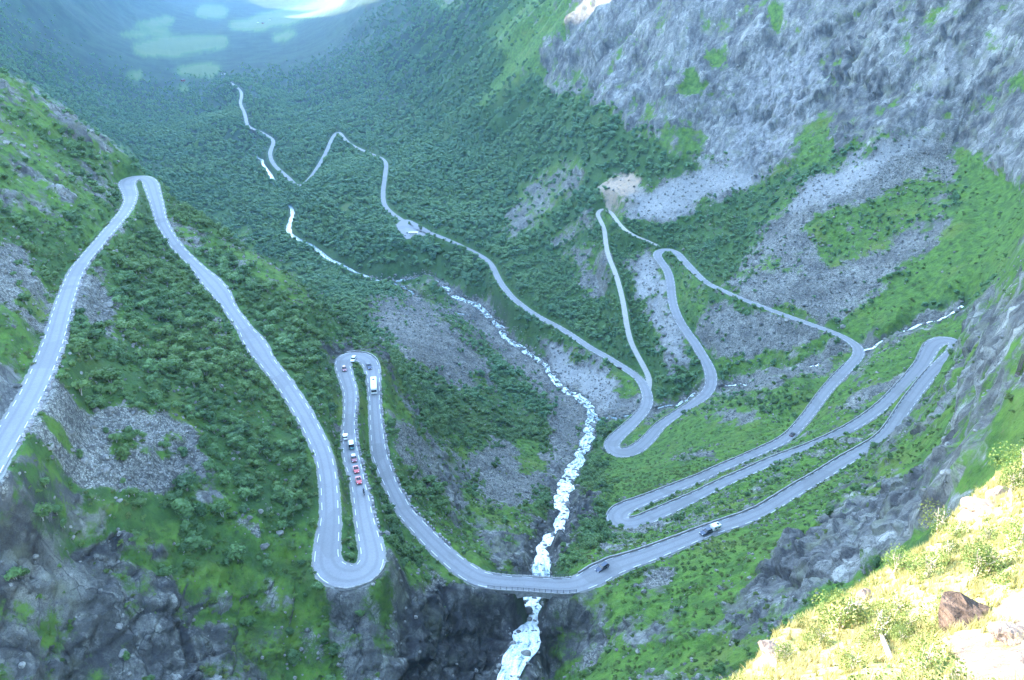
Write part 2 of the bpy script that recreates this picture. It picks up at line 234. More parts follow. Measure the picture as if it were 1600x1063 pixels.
# samples the ground is levelled to: x, y, z, half width
BR_A, BR_B = at_z(772, 908, -165), at_z(893, 914, -166.5)     # bridge ends
def _road_samples():
    L = []
    for P, Wd in ((UPS, UPW), (LOS, LOW), (TRS, TRW)):
        L.append(np.c_[P, Wd / 2])
    for g, z in ((_pk, ZPARK),): L.append(np.c_[g, np.full(len(g), z), np.full(len(g), 1.6)])
    A = np.concatenate(L)
    on_bridge = (A[:, 0] > BR_A[0] + 3.5) & (A[:, 0] < BR_B[0] - 2.5) & (A[:, 1] > 155) & (A[:, 1] < 182) & (A[:, 2] > -175)
    global DECK; DECK = A[on_bridge]
    return A[~on_bridge]
ROADS = _road_samples()
RIVERS = np.concatenate([np.c_[RVS, RVW / 2], np.c_[SDS, SDW / 2], np.c_[BRS, BRW / 2]])
def near_field(XY, Sm, reach):             # blended sample height, distance beyond the half width, per point
    n = len(XY); zb = np.zeros(n); dd = np.full(n, 1e9)
    cell = reach
    ck = np.floor(Sm[:, :2] / cell).astype(int); buckets = {}
    for i, (a, b) in enumerate(map(tuple, ck)): buckets.setdefault((a, b), []).append(i)
    vk = np.floor(XY / cell).astype(int); code = (vk[:, 0] + 5000) * 20000 + vk[:, 1] + 5000
    o = np.argsort(code, kind='stable'); cs = code[o]; st = np.r_[0, np.nonzero(np.diff(cs))[0] + 1, n]
    for s, e in zip(st[:-1], st[1:]):
        a, b = cs[s] // 20000 - 5000, cs[s] % 20000 - 5000
        ids = [i for da in (-1, 0, 1) for db in (-1, 0, 1) for i in buckets.get((a + da, b + db), ())]
        if not ids: continue
        q = Sm[ids]; p = XY[o[s:e]]
        d = np.hypot(p[:, None, 0] - q[None, :, 0], p[:, None, 1] - q[None, :, 1])
        wt = 1.0 / np.maximum(d, 0.8) ** 6
        zb[o[s:e]] = (wt * q[None, :, 2]).sum(1) / wt.sum(1); dd[o[s:e]] = (d - q[None, :, 3]).min(1)
    return zb, dd

# ------------------------------------------------------------------ land cover, surveyed in outline on the slopes
#          trees, green, scree, light, soil
KIND = {'forest': (1, 1, 0, 0, 0), 'scrub': (.78, .90, .2, 0, 0), 'thin': (.38, .8, .25, 0, 0), 'grass': (.05, 1, 0, 0, 0), 'mix': (.16, .70, .35, 0, 0), 'crag': (.13, .44, .05, .1, 0),
        'cliff': (.02, .20, 0, .2, 0), 'pale': (0, .08, 0, .6, 0), 'dark': (.02, .14, 0, 0, -1.4), 'moss': (.10, .52, .15, 0, -.45), 'scree': (.10, .09, 1, .25, 0), 'lscree': (.01, .02, 1, .8, 0), 'field': (0, 1, 0, 1, 0), 'dirt': (0, .12, .5, .7, 1), 'mscree': (.2, .3, .9, .2, 0)}  # negative last value darkens: moss carries painted shade, dark is blackened rock
COVER = [('forest', [(0,0),(1600,0),(1600,1063),(0,1063)]),
 ('grass', [(800,90),(860,20),(900,10),(880,60),(830,120),(740,190),(760,150)]), ('thin', [(905,0),(820,0),(760,60),(790,90),(850,50)]),
 ('crag', [(680,0),(745,0),(720,12),(690,18)]), ('mscree', [(838,100),(872,62),(880,72),(760,180),(742,190)]),
 ('scrub', [(0,115),(120,190),(205,240),(250,290),(390,375),(480,440),(560,480),(600,540),(610,620),(640,650),(700,800),(830,860),(800,930),(860,940),(830,1063),(0,1063)]),
 ('cliff', [(905,0),(1600,0),(1600,300),(1540,260),(1490,220),(1440,205),(1330,235),(1270,255),(1190,280),(1160,255),(1110,245),(1060,245),(1000,215),(920,160),(840,120),(870,70),(890,40)]),
 ('crag', [(840,120),(880,90),(930,120),(920,160),(860,150)]), ('crag', [(1000,215),(1040,190),(1090,200),(1110,245),(1060,250)]),
 ('grass', [(1070,110),(1095,120),(1125,150),(1060,150)]), ('grass', [(1000,165),(1040,150),(1010,190)]), ('grass', [(1250,230),(1280,195),(1290,250),(1250,262)]), ('grass', [(1100,60),(1130,90),(1120,120),(1105,90)]), ('thin', [(1590,120),(1600,110),(1600,150)]), ('grass', [(1470,150),(1482,130),(1480,190),(1466,200)]), ('grass', [(1320,60),(1335,90),(1320,110)]), ('grass', [(1200,0),(1225,20),(1230,50),(1205,30)]),
 ('pale', [(1150,170),(1200,90),(1260,60),(1300,40),(1290,120),(1260,180),(1190,275),(1130,240)]), ('pale', [(1490,60),(1505,40),(1500,90),(1460,170),(1400,190),(1440,160)]),
 ('scree', [(1330,250),(1440,207),(1500,225),(1500,250),(1470,330),(1430,400),(1350,480),(1310,512),(1200,480),(1120,450),(1160,420),(1180,390),(1200,350)]),
 ('lscree', [(980,335),(1000,300),(1060,270),(1150,252),(1195,275),(1180,292),(1100,320),(1060,345),(1010,352)]),
 ('lscree', [(1330,250),(1440,207),(1480,213),(1400,255),(1330,295),(1200,352),(1210,330),(1270,280)]),
 ('thin', [(1260,350),(1300,330),(1450,270),(1480,300),(1460,340),(1400,380),(1330,410),(1270,400)]), ('mscree', [(1180,400),(1230,380),(1260,410),(1240,440),(1190,445)]),
 ('grass', [(1480,230),(1540,260),(1600,300),(1600,390),(1520,460),(1450,470),(1390,522),(1310,525),(1400,440),(1450,390),(1500,320)]),
 ('scree', [(1455,370),(1480,330),(1490,340),(1440,400),(1380,430)]), ('mscree', [(1490,410),(1540,370),(1520,390),(1470,440)]),
 ('scree', [(1110,470),(1200,490),(1290,520),(1330,540),(1200,552),(1130,568),(1092,520)]),
 ('thin', [(1110,565),(1200,552),(1310,537),(1200,582),(1130,590)]),
 ('scrub', [(1060,350),(1180,290),(1260,262),(1215,335),(1150,425),(1110,432),(1080,400)]),
 ('mscree', [(775,355),(850,262),(920,250),(900,300),(830,365),(790,375)]), ('mscree', [(840,380),(920,330),(932,342),(880,385)]), ('mscree', [(880,400),(940,380),(960,470),(920,470)]),
 ('lscree', [(985,400),(1022,395),(1040,430),(1052,500),(1090,582),(1060,580),(1020,510),(990,450)]), ('thin', [(1035,398),(1060,420),(1100,440),(1110,480),(1085,510),(1062,470),(1050,430)]),
 ('scrub', [(980,460),(1010,470),(1035,540),(1000,540),(985,500)]), ('dirt', [(935,310),(945,290),(985,265),(1007,280),(992,310),(970,322)]), ('mix', [(925,325),(975,320),(985,345),(950,345)]),
 ('scree', [(570,465),(640,472),(700,505),(760,560),(745,590),(640,572),(612,545)]), ('scree', [(615,445),(700,440),(750,465),(800,515),(870,590),(930,620),(1000,605),(1000,640),(960,655),(930,650),(890,650),(850,622),(780,562),(720,505),(650,480)]),
 ('scrub', [(655,445),(690,450),(720,480),(690,480)]), ('lscree', [(850,520),(900,550),(950,578),(990,600),(1000,640),(930,640),(915,620),(880,602),(850,575)]), ('grass', [(960,600),(985,590),(1000,610),(980,630)]),
 ('scrub', [(630,585),(740,585),(830,610),(855,640),(800,690),(720,680),(650,640)]), ('scree', [(680,560),(760,600),(740,612),(670,590)]),
 ('scree', [(860,620),(922,640),(905,715),(885,750),(860,765),(845,740),(865,690)]), ('scree', [(700,700),(790,690),(860,720),(850,770),(790,800),(750,770)]), ('grass', [(800,680),(850,690),(850,735),(810,740)]), ('mix', [(690,680),(740,690),(740,760),(700,770)]),
 ('crag', [(600,590),(625,600),(655,650),(645,690),(610,650)]), ('mscree', [(612,655),(700,690),(690,770),(640,740),(618,700)]), ('crag', [(690,690),(720,730),(740,790),(720,850),(690,800),(670,740)]),
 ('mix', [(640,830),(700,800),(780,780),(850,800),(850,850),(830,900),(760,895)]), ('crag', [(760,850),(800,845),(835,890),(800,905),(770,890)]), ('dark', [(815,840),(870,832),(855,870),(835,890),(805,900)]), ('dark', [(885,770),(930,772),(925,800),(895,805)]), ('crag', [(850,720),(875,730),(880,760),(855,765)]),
 ('mix', [(830,1063),(860,930),(900,880),(960,822),(950,770),(930,700),(1000,650),(1110,612),(1340,548),(1510,485),(1600,400),(1600,740),(1160,1063)]),
 ('grass', [(945,715),(1000,700),(1060,655),(1240,610),(1330,600),(1240,670),(1130,730),(980,780),(935,800)]), ('thin', [(1060,655),(1110,625),(1240,600),(1290,590),(1240,650),(1130,660)]), ('lscree', [(1080,657),(1150,650),(1240,648),(1150,664)]), ('mscree', [(1060,700),(1130,695),(1120,720),(1030,715)]),
 ('grass', [(1345,590),(1440,520),(1500,490),(1510,520),(1440,545),(1400,590)]), ('crag', [(1335,605),(1400,580),(1410,592),(1345,620)]), ('mscree', [(1330,625),(1390,600),(1380,620),(1300,670),(1260,690)]), ('grass', [(1270,650),(1330,620),(1300,660),(1250,690)]), ('mscree', [(1000,805),(1110,800),(1180,775),(1100,815),(1010,830)]), ('mscree', [(930,850),(1000,832),(990,858),(925,872)]), ('mix', [(1120,800),(1300,715),(1350,690),(1250,770)]),
 ('grass', [(990,900),(1060,878),(1200,830),(1290,770),(1260,830),(1150,890),(1060,940),(960,985),(900,960)]), ('scree', [(1000,890),(1060,890),(1050,920),(980,925)]),
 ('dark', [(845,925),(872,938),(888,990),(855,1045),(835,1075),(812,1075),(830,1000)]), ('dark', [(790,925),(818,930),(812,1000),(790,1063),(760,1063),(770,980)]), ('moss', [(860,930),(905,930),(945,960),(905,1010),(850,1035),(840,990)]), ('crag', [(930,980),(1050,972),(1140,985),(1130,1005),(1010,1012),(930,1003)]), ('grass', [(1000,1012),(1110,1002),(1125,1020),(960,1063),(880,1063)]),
 ('mix', [(1400,690),(1470,640),(1600,560),(1600,740),(1450,835),(1380,770)]), ('crag', [(1290,790),(1400,722),(1440,640),(1500,545),(1520,480),(1600,420),(1600,740),(1450,835),(1300,935),(1160,1015),(1120,1000),(1130,940),(1200,880)]), ('cliff', [(1200,880),(1300,830),(1400,770),(1470,770),(1440,840),(1300,930),(1230,950),(1150,985),(1150,930)]), ('grass', [(1405,700),(1440,680),(1500,655),(1480,690),(1430,720)]), ('grass', [(1550,690),(1595,690),(1560,740),(1490,770),(1530,720)]), ('grass', [(1560,620),(1600,600),(1600,670),(1560,660)]), ('grass', [(1440,590),(1500,560),(1480,600),(1440,625)]), ('grass', [(1270,970),(1310,940),(1300,970)]),
 ('crag', [(0,115),(60,140),(130,190),(200,235),(207,258),(150,238),(90,205),(40,192),(0,165)]), ('crag', [(0,290),(60,268),(115,280),(118,312),(90,352),(40,332),(0,330)]), ('mix', [(0,180),(60,220),(120,270),(60,265),(0,280)]), ('thin', [(130,250),(190,260),(185,300),(130,370),(100,390),(120,300)]),
 ('scree', [(0,385),(30,398),(62,430),(95,442),(88,480),(78,500),(50,497),(10,482),(0,490)]), ('mix', [(0,490),(75,505),(60,560),(0,560)]), ('crag', [(0,600),(20,560),(42,535),(52,560),(30,610),(0,660)]),
 ('mscree', [(195,328),(217,340),(205,380),(165,402),(158,398)]), ('scree', [(138,420),(155,430),(182,480),(212,502),(150,515),(125,505),(118,470)]), ('scree', [(75,598),(120,618),(150,640),(230,638),(270,650),(312,690),(300,702),(262,775),(232,772),(210,760),(110,738),(60,738),(20,734),(5,750),(40,690),(70,650)]),
 ('scrub', [(185,678),(235,688),(228,714),(188,708)]), ('scrub', [(98,618),(150,630),(165,662),(120,655)]), ('thin', [(55,688),(112,690),(125,712),(80,718)]), ('scrub', [(228,698),(305,700),(275,718),(232,716)]), ('scrub', [(15,470),(45,455),(60,480),(40,495)]), ('lscree', [(262,655),(276,660),(346,745),(336,756),(300,715)]), ('scree', [(10,755),(60,765),(70,800),(20,800)]), ('mscree', [(330,780),(400,770),(430,800),(370,815)]),
 ('mscree', [(260,340),(330,370),(345,397),(300,392),(265,365)]), ('crag', [(368,355),(397,365),(392,388),(374,378)]), ('mscree', [(318,492),(367,500),(367,527),(328,525)]), ('mix', [(335,372),(420,400),(500,470),(460,480),(380,420)]), ('crag', [(440,440),(470,452),(470,470),(440,458)]),
 ('crag', [(485,690),(522,690),(532,830),(522,850),(500,850),(490,760)]), ('crag', [(520,620),(540,610),(545,690),(525,690)]), ('thin', [(560,590),(580,600),(585,760),(600,800),(570,770),(555,700)]),
 ('scrub', [(0,742),(260,780),(420,720),(500,740),(495,860),(430,895),(230,890),(100,870),(0,860)]), ('crag', [(100,780),(160,790),(150,830),(90,820)]), ('crag', [(60,760),(120,765),(100,785),(40,790)]), ('crag', [(300,770),(340,760),(360,790),(320,810)]), ('moss', [(190,800),(260,820),(240,880),(180,860)]), ('scree', [(0,800),(40,800),(45,850),(10,860)]), ('dark', [(110,850),(160,842),(175,860),(150,885),(120,880)]), ('scree', [(355,805),(412,790),(412,832),(360,828)]), ('crag', [(400,830),(490,820),(500,860),(450,870)]),
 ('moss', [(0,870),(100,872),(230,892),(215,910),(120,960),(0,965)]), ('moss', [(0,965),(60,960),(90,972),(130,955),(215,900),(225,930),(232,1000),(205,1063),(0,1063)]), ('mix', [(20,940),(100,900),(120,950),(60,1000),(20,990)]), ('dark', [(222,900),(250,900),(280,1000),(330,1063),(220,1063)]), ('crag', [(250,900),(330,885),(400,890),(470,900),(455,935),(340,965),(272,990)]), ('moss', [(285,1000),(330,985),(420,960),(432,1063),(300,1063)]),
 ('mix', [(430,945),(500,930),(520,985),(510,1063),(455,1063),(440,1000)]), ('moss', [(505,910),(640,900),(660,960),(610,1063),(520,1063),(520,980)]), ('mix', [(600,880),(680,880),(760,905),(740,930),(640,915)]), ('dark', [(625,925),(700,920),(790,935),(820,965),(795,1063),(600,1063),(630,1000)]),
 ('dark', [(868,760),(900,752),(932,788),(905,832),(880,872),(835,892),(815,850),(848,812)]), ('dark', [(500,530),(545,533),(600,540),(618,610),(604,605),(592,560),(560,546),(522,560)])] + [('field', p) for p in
 ([(305,15),(355,10),(350,25),(310,25)], [(190,54),(265,47),(262,52),(195,56)], [(212,38),(275,27),(272,33),(218,42)], [(205,75),(270,60),(355,62),(350,71),(270,84),(220,83)], [(275,110),(300,104),(345,106),(335,116),(290,116)], [(192,117),(222,112),(215,123)], [(275,138),(300,136),(290,143)], [(360,38),(420,36),(415,42),(362,45)], [(430,58),(460,48),(460,55),(430,64)], [(532,325),(570,310),(556,318),(540,332)], [(396,28),(440,20),(520,0),(545,0),(500,18),(440,38),(396,38)])]
COVER[-12:-12] = [('scree', [(u, v - 11) for u, v, z in SIDE] + [(u, v + 9) for u, v, z in SIDE][::-1])]
def cover_grid():
    gy, gx = np.mgrid[0:266, 0:400]; pts = np.stack([gx.ravel() * 4 + 2, gy.ravel() * 4 + 2], 1).astype(float)
    G = np.zeros((266 * 400, 5), np.float32)
    for k, poly in COVER: G[inside(pts, poly)] = KIND[k]
    G = G.reshape(266, 400, 5)
    for k in range(11):
        if k == 8:
            for n_, poly in COVER[-11:]: G.reshape(-1, 5)[inside(pts, poly)] = KIND[n_]
        p = np.pad(G, ((1, 1), (1, 1), (0, 0)), 'edge'); G = (p[:-2, 1:-1] + p[2:, 1:-1] + p[1:-1, :-2] + p[1:-1, 2:] + 2 * G) / 6
    return G
CG = cover_grid()
def cover(u, v):
    i = np.clip((v / 4).astype(int), 0, 265); j = np.clip((u / 4).astype(int), 0, 399); return CG[i, j]

# ------------------------------------------------------------------ terrain grid: plan polar, finer near the viewpoint
_az = np.concatenate([np.linspace(-112, -44, 70)[:-1], np.linspace(-44, -34, 70)[:-1], np.linspace(-34, 34, NCOL)[:-1], np.linspace(34, 46, 70)[:-1], np.linspace(46, 70, 40)])
_ld = np.concatenate([np.linspace(math.log(58), math.log(112), 60)[:-1], np.linspace(math.log(112), math.log(330), int(430 * RS))[:-1], np.linspace(math.log(330), math.log(900), int(340 * RS))[:-1], np.linspace(math.log(900), math.log(2400), int(190 * RS))[:-1], np.linspace(math.log(2400), math.log(12500), int(90 * RS))])
AZ, LD = np.meshgrid(np.radians(_az), _ld); NR, NC = AZ.shape
DD = np.exp(LD)
def lerp_rows(A):                          # evaluate the smooth base on a coarser grid, then refine
    return A
_ci = np.unique(np.r_[np.arange(0, NC, 4), NC - 1]); _ri = np.unique(np.r_[np.arange(0, NR, 3), NR - 1])
_co = base_ratio(AZ[np.ix_(_ri, _ci)], LD[np.ix_(_ri, _ci)])
_a = np.stack([np.interp(AZ[0], AZ[0, _ci], r) for r in _co]); RAT = np.stack([np.interp(LD[:, 0], LD[_ri, 0], _a[:, j]) for j in range(NC)], 1)
X, Y = DD * np.sin(AZ), DD * np.cos(AZ); Z = RAT * DD
# the unseen range west of the valley, its crest shaped to keep the sun off it
def crest(y):
    return np.interp(y, [-800, 300, 540, 600, 640, 700, 850, 1200, 1900, 1960, 1990, 2030, 2070, 2130, 2200, 2240, 2300, 3200, 4500, 6000, 7600, 8050, 8400, 9600], [300, 360, 392, 400, 440, 480, 560, 740, 760, 690, 585, 545, 528, 545, 575, 640, 770, 900, 1060, 1080, 1080, 1100, 1400, 1420])
_cx = -1500 - 0.85 * np.maximum(Y - 1000, 0)
_rg = crest(Y) - np.abs(X - _cx) * 0.62
Z = np.where(np.degrees(AZ) < -33.5, np.maximum(Z, _rg * smst(-33.5, -40, np.degrees(AZ)) + Z * (1 - smst(-33.5, -40, np.degrees(AZ)))), Z)
P = np.stack([X, Y, Z], -1)
du = np.gradient(P, axis=1); dv = np.gradient(P, axis=0); N = np.cross(du, dv); N /= np.linalg.norm(N, axis=-1)[..., None] + 1e-9
N[N[..., 2] < 0] *= -1
P = P.reshape(-1, 3); N = N.reshape(-1, 3); Dv = DD.ravel()
# land cover per vertex, its outline broken up by noise in the ground itself
wob = np.stack([fbm(P + 300, 30, 3), fbm(P - 500, 30, 3), fbm(P + 800, 30, 3)], 1) + 0.5 * np.stack([fbm(P + 90, 8, 2), fbm(P - 80, 8, 2), fbm(P - 180, 8, 2)], 1) * (Dv < 900)[:, None]
wob -= N * (wob * N).sum(1)[:, None]
Q = P + wob * (7 + Dv * 0.012)[:, None] * np.where(Dv > 2400, 0.2, 1)[:, None]
uu, vv = project(Q); CV = cover(uu, vv)
slope = 1 - N[:, 2]
_n1, _n2, _n3 = fbm(P + 1500, 34, 4, 0.6), fbm(P - 900, 11, 3, 0.6), fbm(P + 2200, 22, 4, 0.6)
_fz = 1 + smst(500, 1200, Dv); _nat = np.where(Dv > 2400, 0.3, 1.0) * (CV[:, 4] < .3)
_room = 0.30 + 2.6 * CV[:, 1] * (1 - CV[:, 1])
CV[:, 1] = np.clip(CV[:, 1] + _nat * (1.05 * _n1 + 0.75 * _n2) * np.clip(_room, .35, 1), 0, 1)
CV[:, 2] = np.clip(CV[:, 2] + _nat * (1.0 * _n3 - 0.7 * _n2) * np.clip(.25 + 3 * CV[:, 2] * (1 - CV[:, 2]), 0, 1) * (CV[:, 2] > .02), 0, 1)
CV[:, 0] = np.clip(CV[:, 0] + 0.22 * np.clip(_n1 + _n2 - .05, 0, 1) * _nat * (CV[:, 2] > .5) * (CV[:, 3] < .6), 0, 1)
rdz, rdd = near_field(P[:, :2], ROADS, 16.0); rvz, rvd = near_field(P[:, :2], RIVERS, 16.0)
calm = smst(1.0, 9.0, rdd) * smst(0.0, 5.0, rvd)           # no crags on the road or in the stream
rock = (1 - CV[:, 1]) * (1 - CV[:, 2]); scr = CV[:, 2]
big = fbm(P * [1, 1, 0.45] + 40, 70, 5, 0.52, True); tilt = P @ np.array([[0.8, -0.25, 0.3], [0.3, 0.7, 0.2], [-0.35, 0.3, 0.8]])
str_ = fbm(tilt * [1, 0.28, 1], 26, 4, 0.55, True); small = fbm(P, 7, 3, 0.55, True); med = fbm(P + 77, 24, 3, 0.5)
far = smst(250, 900, Dv)
amp = calm * rock
disp = amp * ((big - 0.3) * (4.0 + 6 * far) + (str_ - 0.35) * (2.8 + 1.0 * far) + (small - 0.4) * 1.1) + calm * (1 - rock) * (med * (1.0 + 1.6 * far) + (small - 0.4) * 0.3) + calm * scr * (small - 0.4) * 0.7
_sl = np.stack([P[:, 0] * 0.75 - P[:, 2] * 0.66, P[:, 1], P[:, 0] * 0.14 + P[:, 2] * 0.16], 1)
butt = fbm(_sl * [1, .6, 1], 85, 5, 0.55, True); disp += amp * far * (butt - 0.4) * 13
blk = fbm(P * [1, 1, 1.3] + 60, 15, 4, 0.6, True); disp += amp * (1 - far) * (blk - 0.35) * 2.0
disp += smst(1500, 3000, Dv) * fbm(P, 260, 4) * 34 * smst(0.06, 0.28, slope)
# gullies running down the long wooded slope
gl = fbm(np.stack([P[:, 1] + 0.25 * P[:, 0], P[:, 0] * 0.12, P[:, 2] * 0.12], 1), 60, 3, 0.5, True)
disp += calm * smst(900, 1300, Dv) * smst(0.08, 0.3, slope) * (P[:, 0] > -900) * (gl - 0.3) * 26
crack = np.zeros(len(P))
_w = np.stack([fbm(P + 31, 12, 3), fbm(P - 71, 12, 3), fbm(P + 191, 12, 3)], 1)
for msk, A, s1, s2, a1, a2 in (((amp > .06) & (Dv < 480) & (np.abs(np.degrees(AZ.ravel())) < 46), [[.8, -.4, .2], [.3, .7, .1], [-.5, .3, .9]], 11.0, 3.6, 1.7, .75), ((amp > .06) & (Dv >= 480) & (Dv < 1500), [[.80, .1, .45], [.1, .9, .1], [-.62, .1, .50]], 64.0, 19.0, 3.6, 1.3)):
    ii = np.nonzero(msk)[0]; pp = P[ii] + _w[ii] * s1 * .35
    h1, e1_ = facets(pp, A, s1); h2, e2_ = facets(pp + 13.7, A, s2)
    disp[ii] += amp[ii] * (a1 * np.clip(h1, -1.6, 1.6) + a2 * np.clip(h2, -1.6, 1.6) - a1 * .5 * (1 - smst(0, .12, e1_)))
    crack[ii] = np.maximum(1 - smst(.0, .10, e1_), .75 * (1 - smst(.0, .10, e2_))) * amp[ii]
P += N * (disp * np.where(Dv < 100, 0.5, 1))[:, None]
rdz, rdd = near_field(P[:, :2], ROADS, 16.0); rvz, rvd = near_field(P[:, :2], RIVERS, 16.0)
bank = np.where(Dv < 250, 4.0, 7.0)
wv = 1 - smst(-0.6, bank, rvd); P[:, 2] = P[:, 2] * (1 - wv) + (rvz - 0.5 + 0.9 * smst(-0.5, 1.5, rvd)) * wv
up = P[:, 2] > rdz
soft = np.where(up, 4.5, 6.0) * np.where(Dv > 500, 1.5, 1)
wr = (1 - smst(1.1, soft, rdd)) * (rdd < 1e8); P[:, 2] = P[:, 2] * (1 - wr) + (rdz - 0.14) * wr
_dz, _dd = near_field(P[:, :2], DECK, 16.0); P[:, 2] = np.where(_dd < 1.5, np.minimum(P[:, 2], _dz - 1.2), P[:, 2])      # nothing stands up through the bridge deck
verge = (1 - smst(0.15, 1.0, rdd + 0.5 * fbm(P, 3, 2))) * np.where(Dv > 450, 0.6, 1)
ZG = P[:, 2].reshape(NR, NC)
def ground(x, y):                          # height of the finished ground under (x, y)
    x = np.asarray(x, float); y = np.asarray(y, float)
    a = np.degrees(np.arctan2(x, y)); l = np.log(np.hypot(x, y))
    fj = np.interp(a, _az, np.arange(NC)); fi = np.interp(l, _ld, np.arange(NR))
    j = np.clip(fj.astype(int), 0, NC - 2); i = np.clip(fi.astype(int), 0, NR - 2); s, t = fj - j, fi - i
    return (ZG[i, j] * (1 - s) + ZG[i, j + 1] * s) * (1 - t) + (ZG[i + 1, j] * (1 - s) + ZG[i + 1, j + 1] * s) * t
def npmesh(name, V, Q, smooth=True):
    me = bpy.data.meshes.new(name); V = np.asarray(V, np.float32); Q = np.asarray(Q, np.int32)
    me.vertices.add(len(V)); me.vertices.foreach_set('co', V.ravel()); k = Q.shape[1]
    me.loops.add(Q.size); me.loops.foreach_set('vertex_index', Q.ravel())
    me.polygons.add(len(Q)); me.polygons.foreach_set('loop_start', np.arange(0, Q.size, k, dtype=np.int32))
    me.polygons.foreach_set('use_smooth', np.full(len(Q), smooth)); me.update(calc_edges=True); return me
def fattr(me, name, data):
    a = me.attributes.new(name, 'FLOAT', 'POINT'); a.data.foreach_set('value', np.asarray(data, np.float32).ravel())
def link(name, me, parent=None, mats=(), **props):
    o = bpy.data.objects.new(name, me); COL.objects.link(o)
    for m in mats: me.materials.append(m)
    if parent: o.parent = parent
    for k, v in props.items(): o[k] = v
    return o
_id = np.arange(NR * NC).reshape(NR, NC)
TQ = np.stack([_id[:-1, :-1], _id[:-1, 1:], _id[1:, 1:], _id[1:, :-1]], -1).reshape(-1, 4)
# what the viewpoint can see of the ground: nothing nearer on the same bearing stands higher
_rt = ZG / np.hypot(P[:, 0], P[:, 1]).reshape(NR, NC); SEEN = _rt >= np.maximum.accumulate(_rt, axis=0) - 0.004
# ------------------------------------------------------------------ materials
class NT:
    def __init__(s, name, rough=0.85, spec=0.3):
        s.m = bpy.data.materials.new(name); s.m.use_nodes = True; s.t = s.m.node_tree; s.b = s.t.nodes['Principled BSDF']
        s.out = s.t.nodes['Material Output']
        s.b.inputs['Roughness'].default_value = rough; s.b.inputs['Specular IOR Level'].default_value = spec
    def n(s, kind): return s.t.nodes.new(kind)
    def set(s, sock, v):
        if isinstance(v, bpy.types.NodeSocket): s.t.links.new(v, sock)
        elif isinstance(v, tuple) and len(v) == 3 and sock.type == 'RGBA': sock.default_value = (*v, 1)
        else: sock.default_value = v
    def pos(s):
        if not hasattr(s, '_p'): s._p = s.n('ShaderNodeNewGeometry').outputs['Position']
        return s._p
    def obj(s): return s.n('ShaderNodeTexCoord').outputs['Object']
    def attr(s, name, ch='Fac'):
        a = s.n('ShaderNodeAttribute'); a.attribute_name = name; return a.outputs[ch]
    def rnd(s): return s.n('ShaderNodeObjectInfo').outputs['Random']
    def noise(s, scale, detail=3, rough=0.55, vec=None, dist=0.0):
        a = s.n('ShaderNodeTexNoise'); s.set(a.inputs['Vector'], vec or s.pos())
        a.inputs['Scale'].default_value = scale; a.inputs['Detail'].default_value = detail; a.inputs['Roughness'].default_value = rough; a.inputs['Distortion'].default_value = dist
        return a.outputs['Fac']
    def voro(s, scale, out='Color', feature='F1', vec=None):
        a = s.n('ShaderNodeTexVoronoi'); a.feature = feature; s.set(a.inputs['Vector'], vec or s.pos()); a.inputs['Scale'].default_value = scale; return a.outputs[out]
    def mapv(s, scale=(1, 1, 1), rot=(0, 0, 0), vec=None):
        a = s.n('ShaderNodeMapping'); s.set(a.inputs[0], vec or s.pos()); a.inputs['Scale'].default_value = scale; a.inputs['Rotation'].default_value = rot; return a.outputs[0]
    def math(s, op, a, b=0.0, c=None, clamp=False):
        x = s.n('ShaderNodeMath'); x.operation = op; x.use_clamp = clamp; s.set(x.inputs[0], a); s.set(x.inputs[1], b)
        if c is not None: s.set(x.inputs[2], c)
        return x.outputs[0]
    def ramp(s, v, a, b, lo=0.0, hi=1.0):
        x = s.n('ShaderNodeMapRange'); x.interpolation_type = 'SMOOTHSTEP'; s.set(x.inputs[0], v)
        for i, q in ((1, a), (2, b), (3, lo), (4, hi)): s.set(x.inputs[i], q)
        return x.outputs[0]
    def mix(s, f, a, b, mode='MIX'):
        x = s.n('ShaderNodeMix'); x.data_type = 'RGBA'; x.blend_type = mode; s.set(x.inputs[0], f); s.set(x.inputs[6], a); s.set(x.inputs[7], b); return x.outputs[2]
    def bump(s, h, dist, strength=1.0, prev=None):
        x = s.n('ShaderNodeBump'); x.inputs['Strength'].default_value = strength; x.inputs['Distance'].default_value = dist; s.set(x.inputs['Height'], h)
        if prev is not None: s.set(x.inputs['Normal'], prev)
        return x.outputs[0]
    def col(s, c): s.set(s.b.inputs['Base Color'], c); return s
    def nrm(s, n): s.set(s.b.inputs['Normal'], n); return s

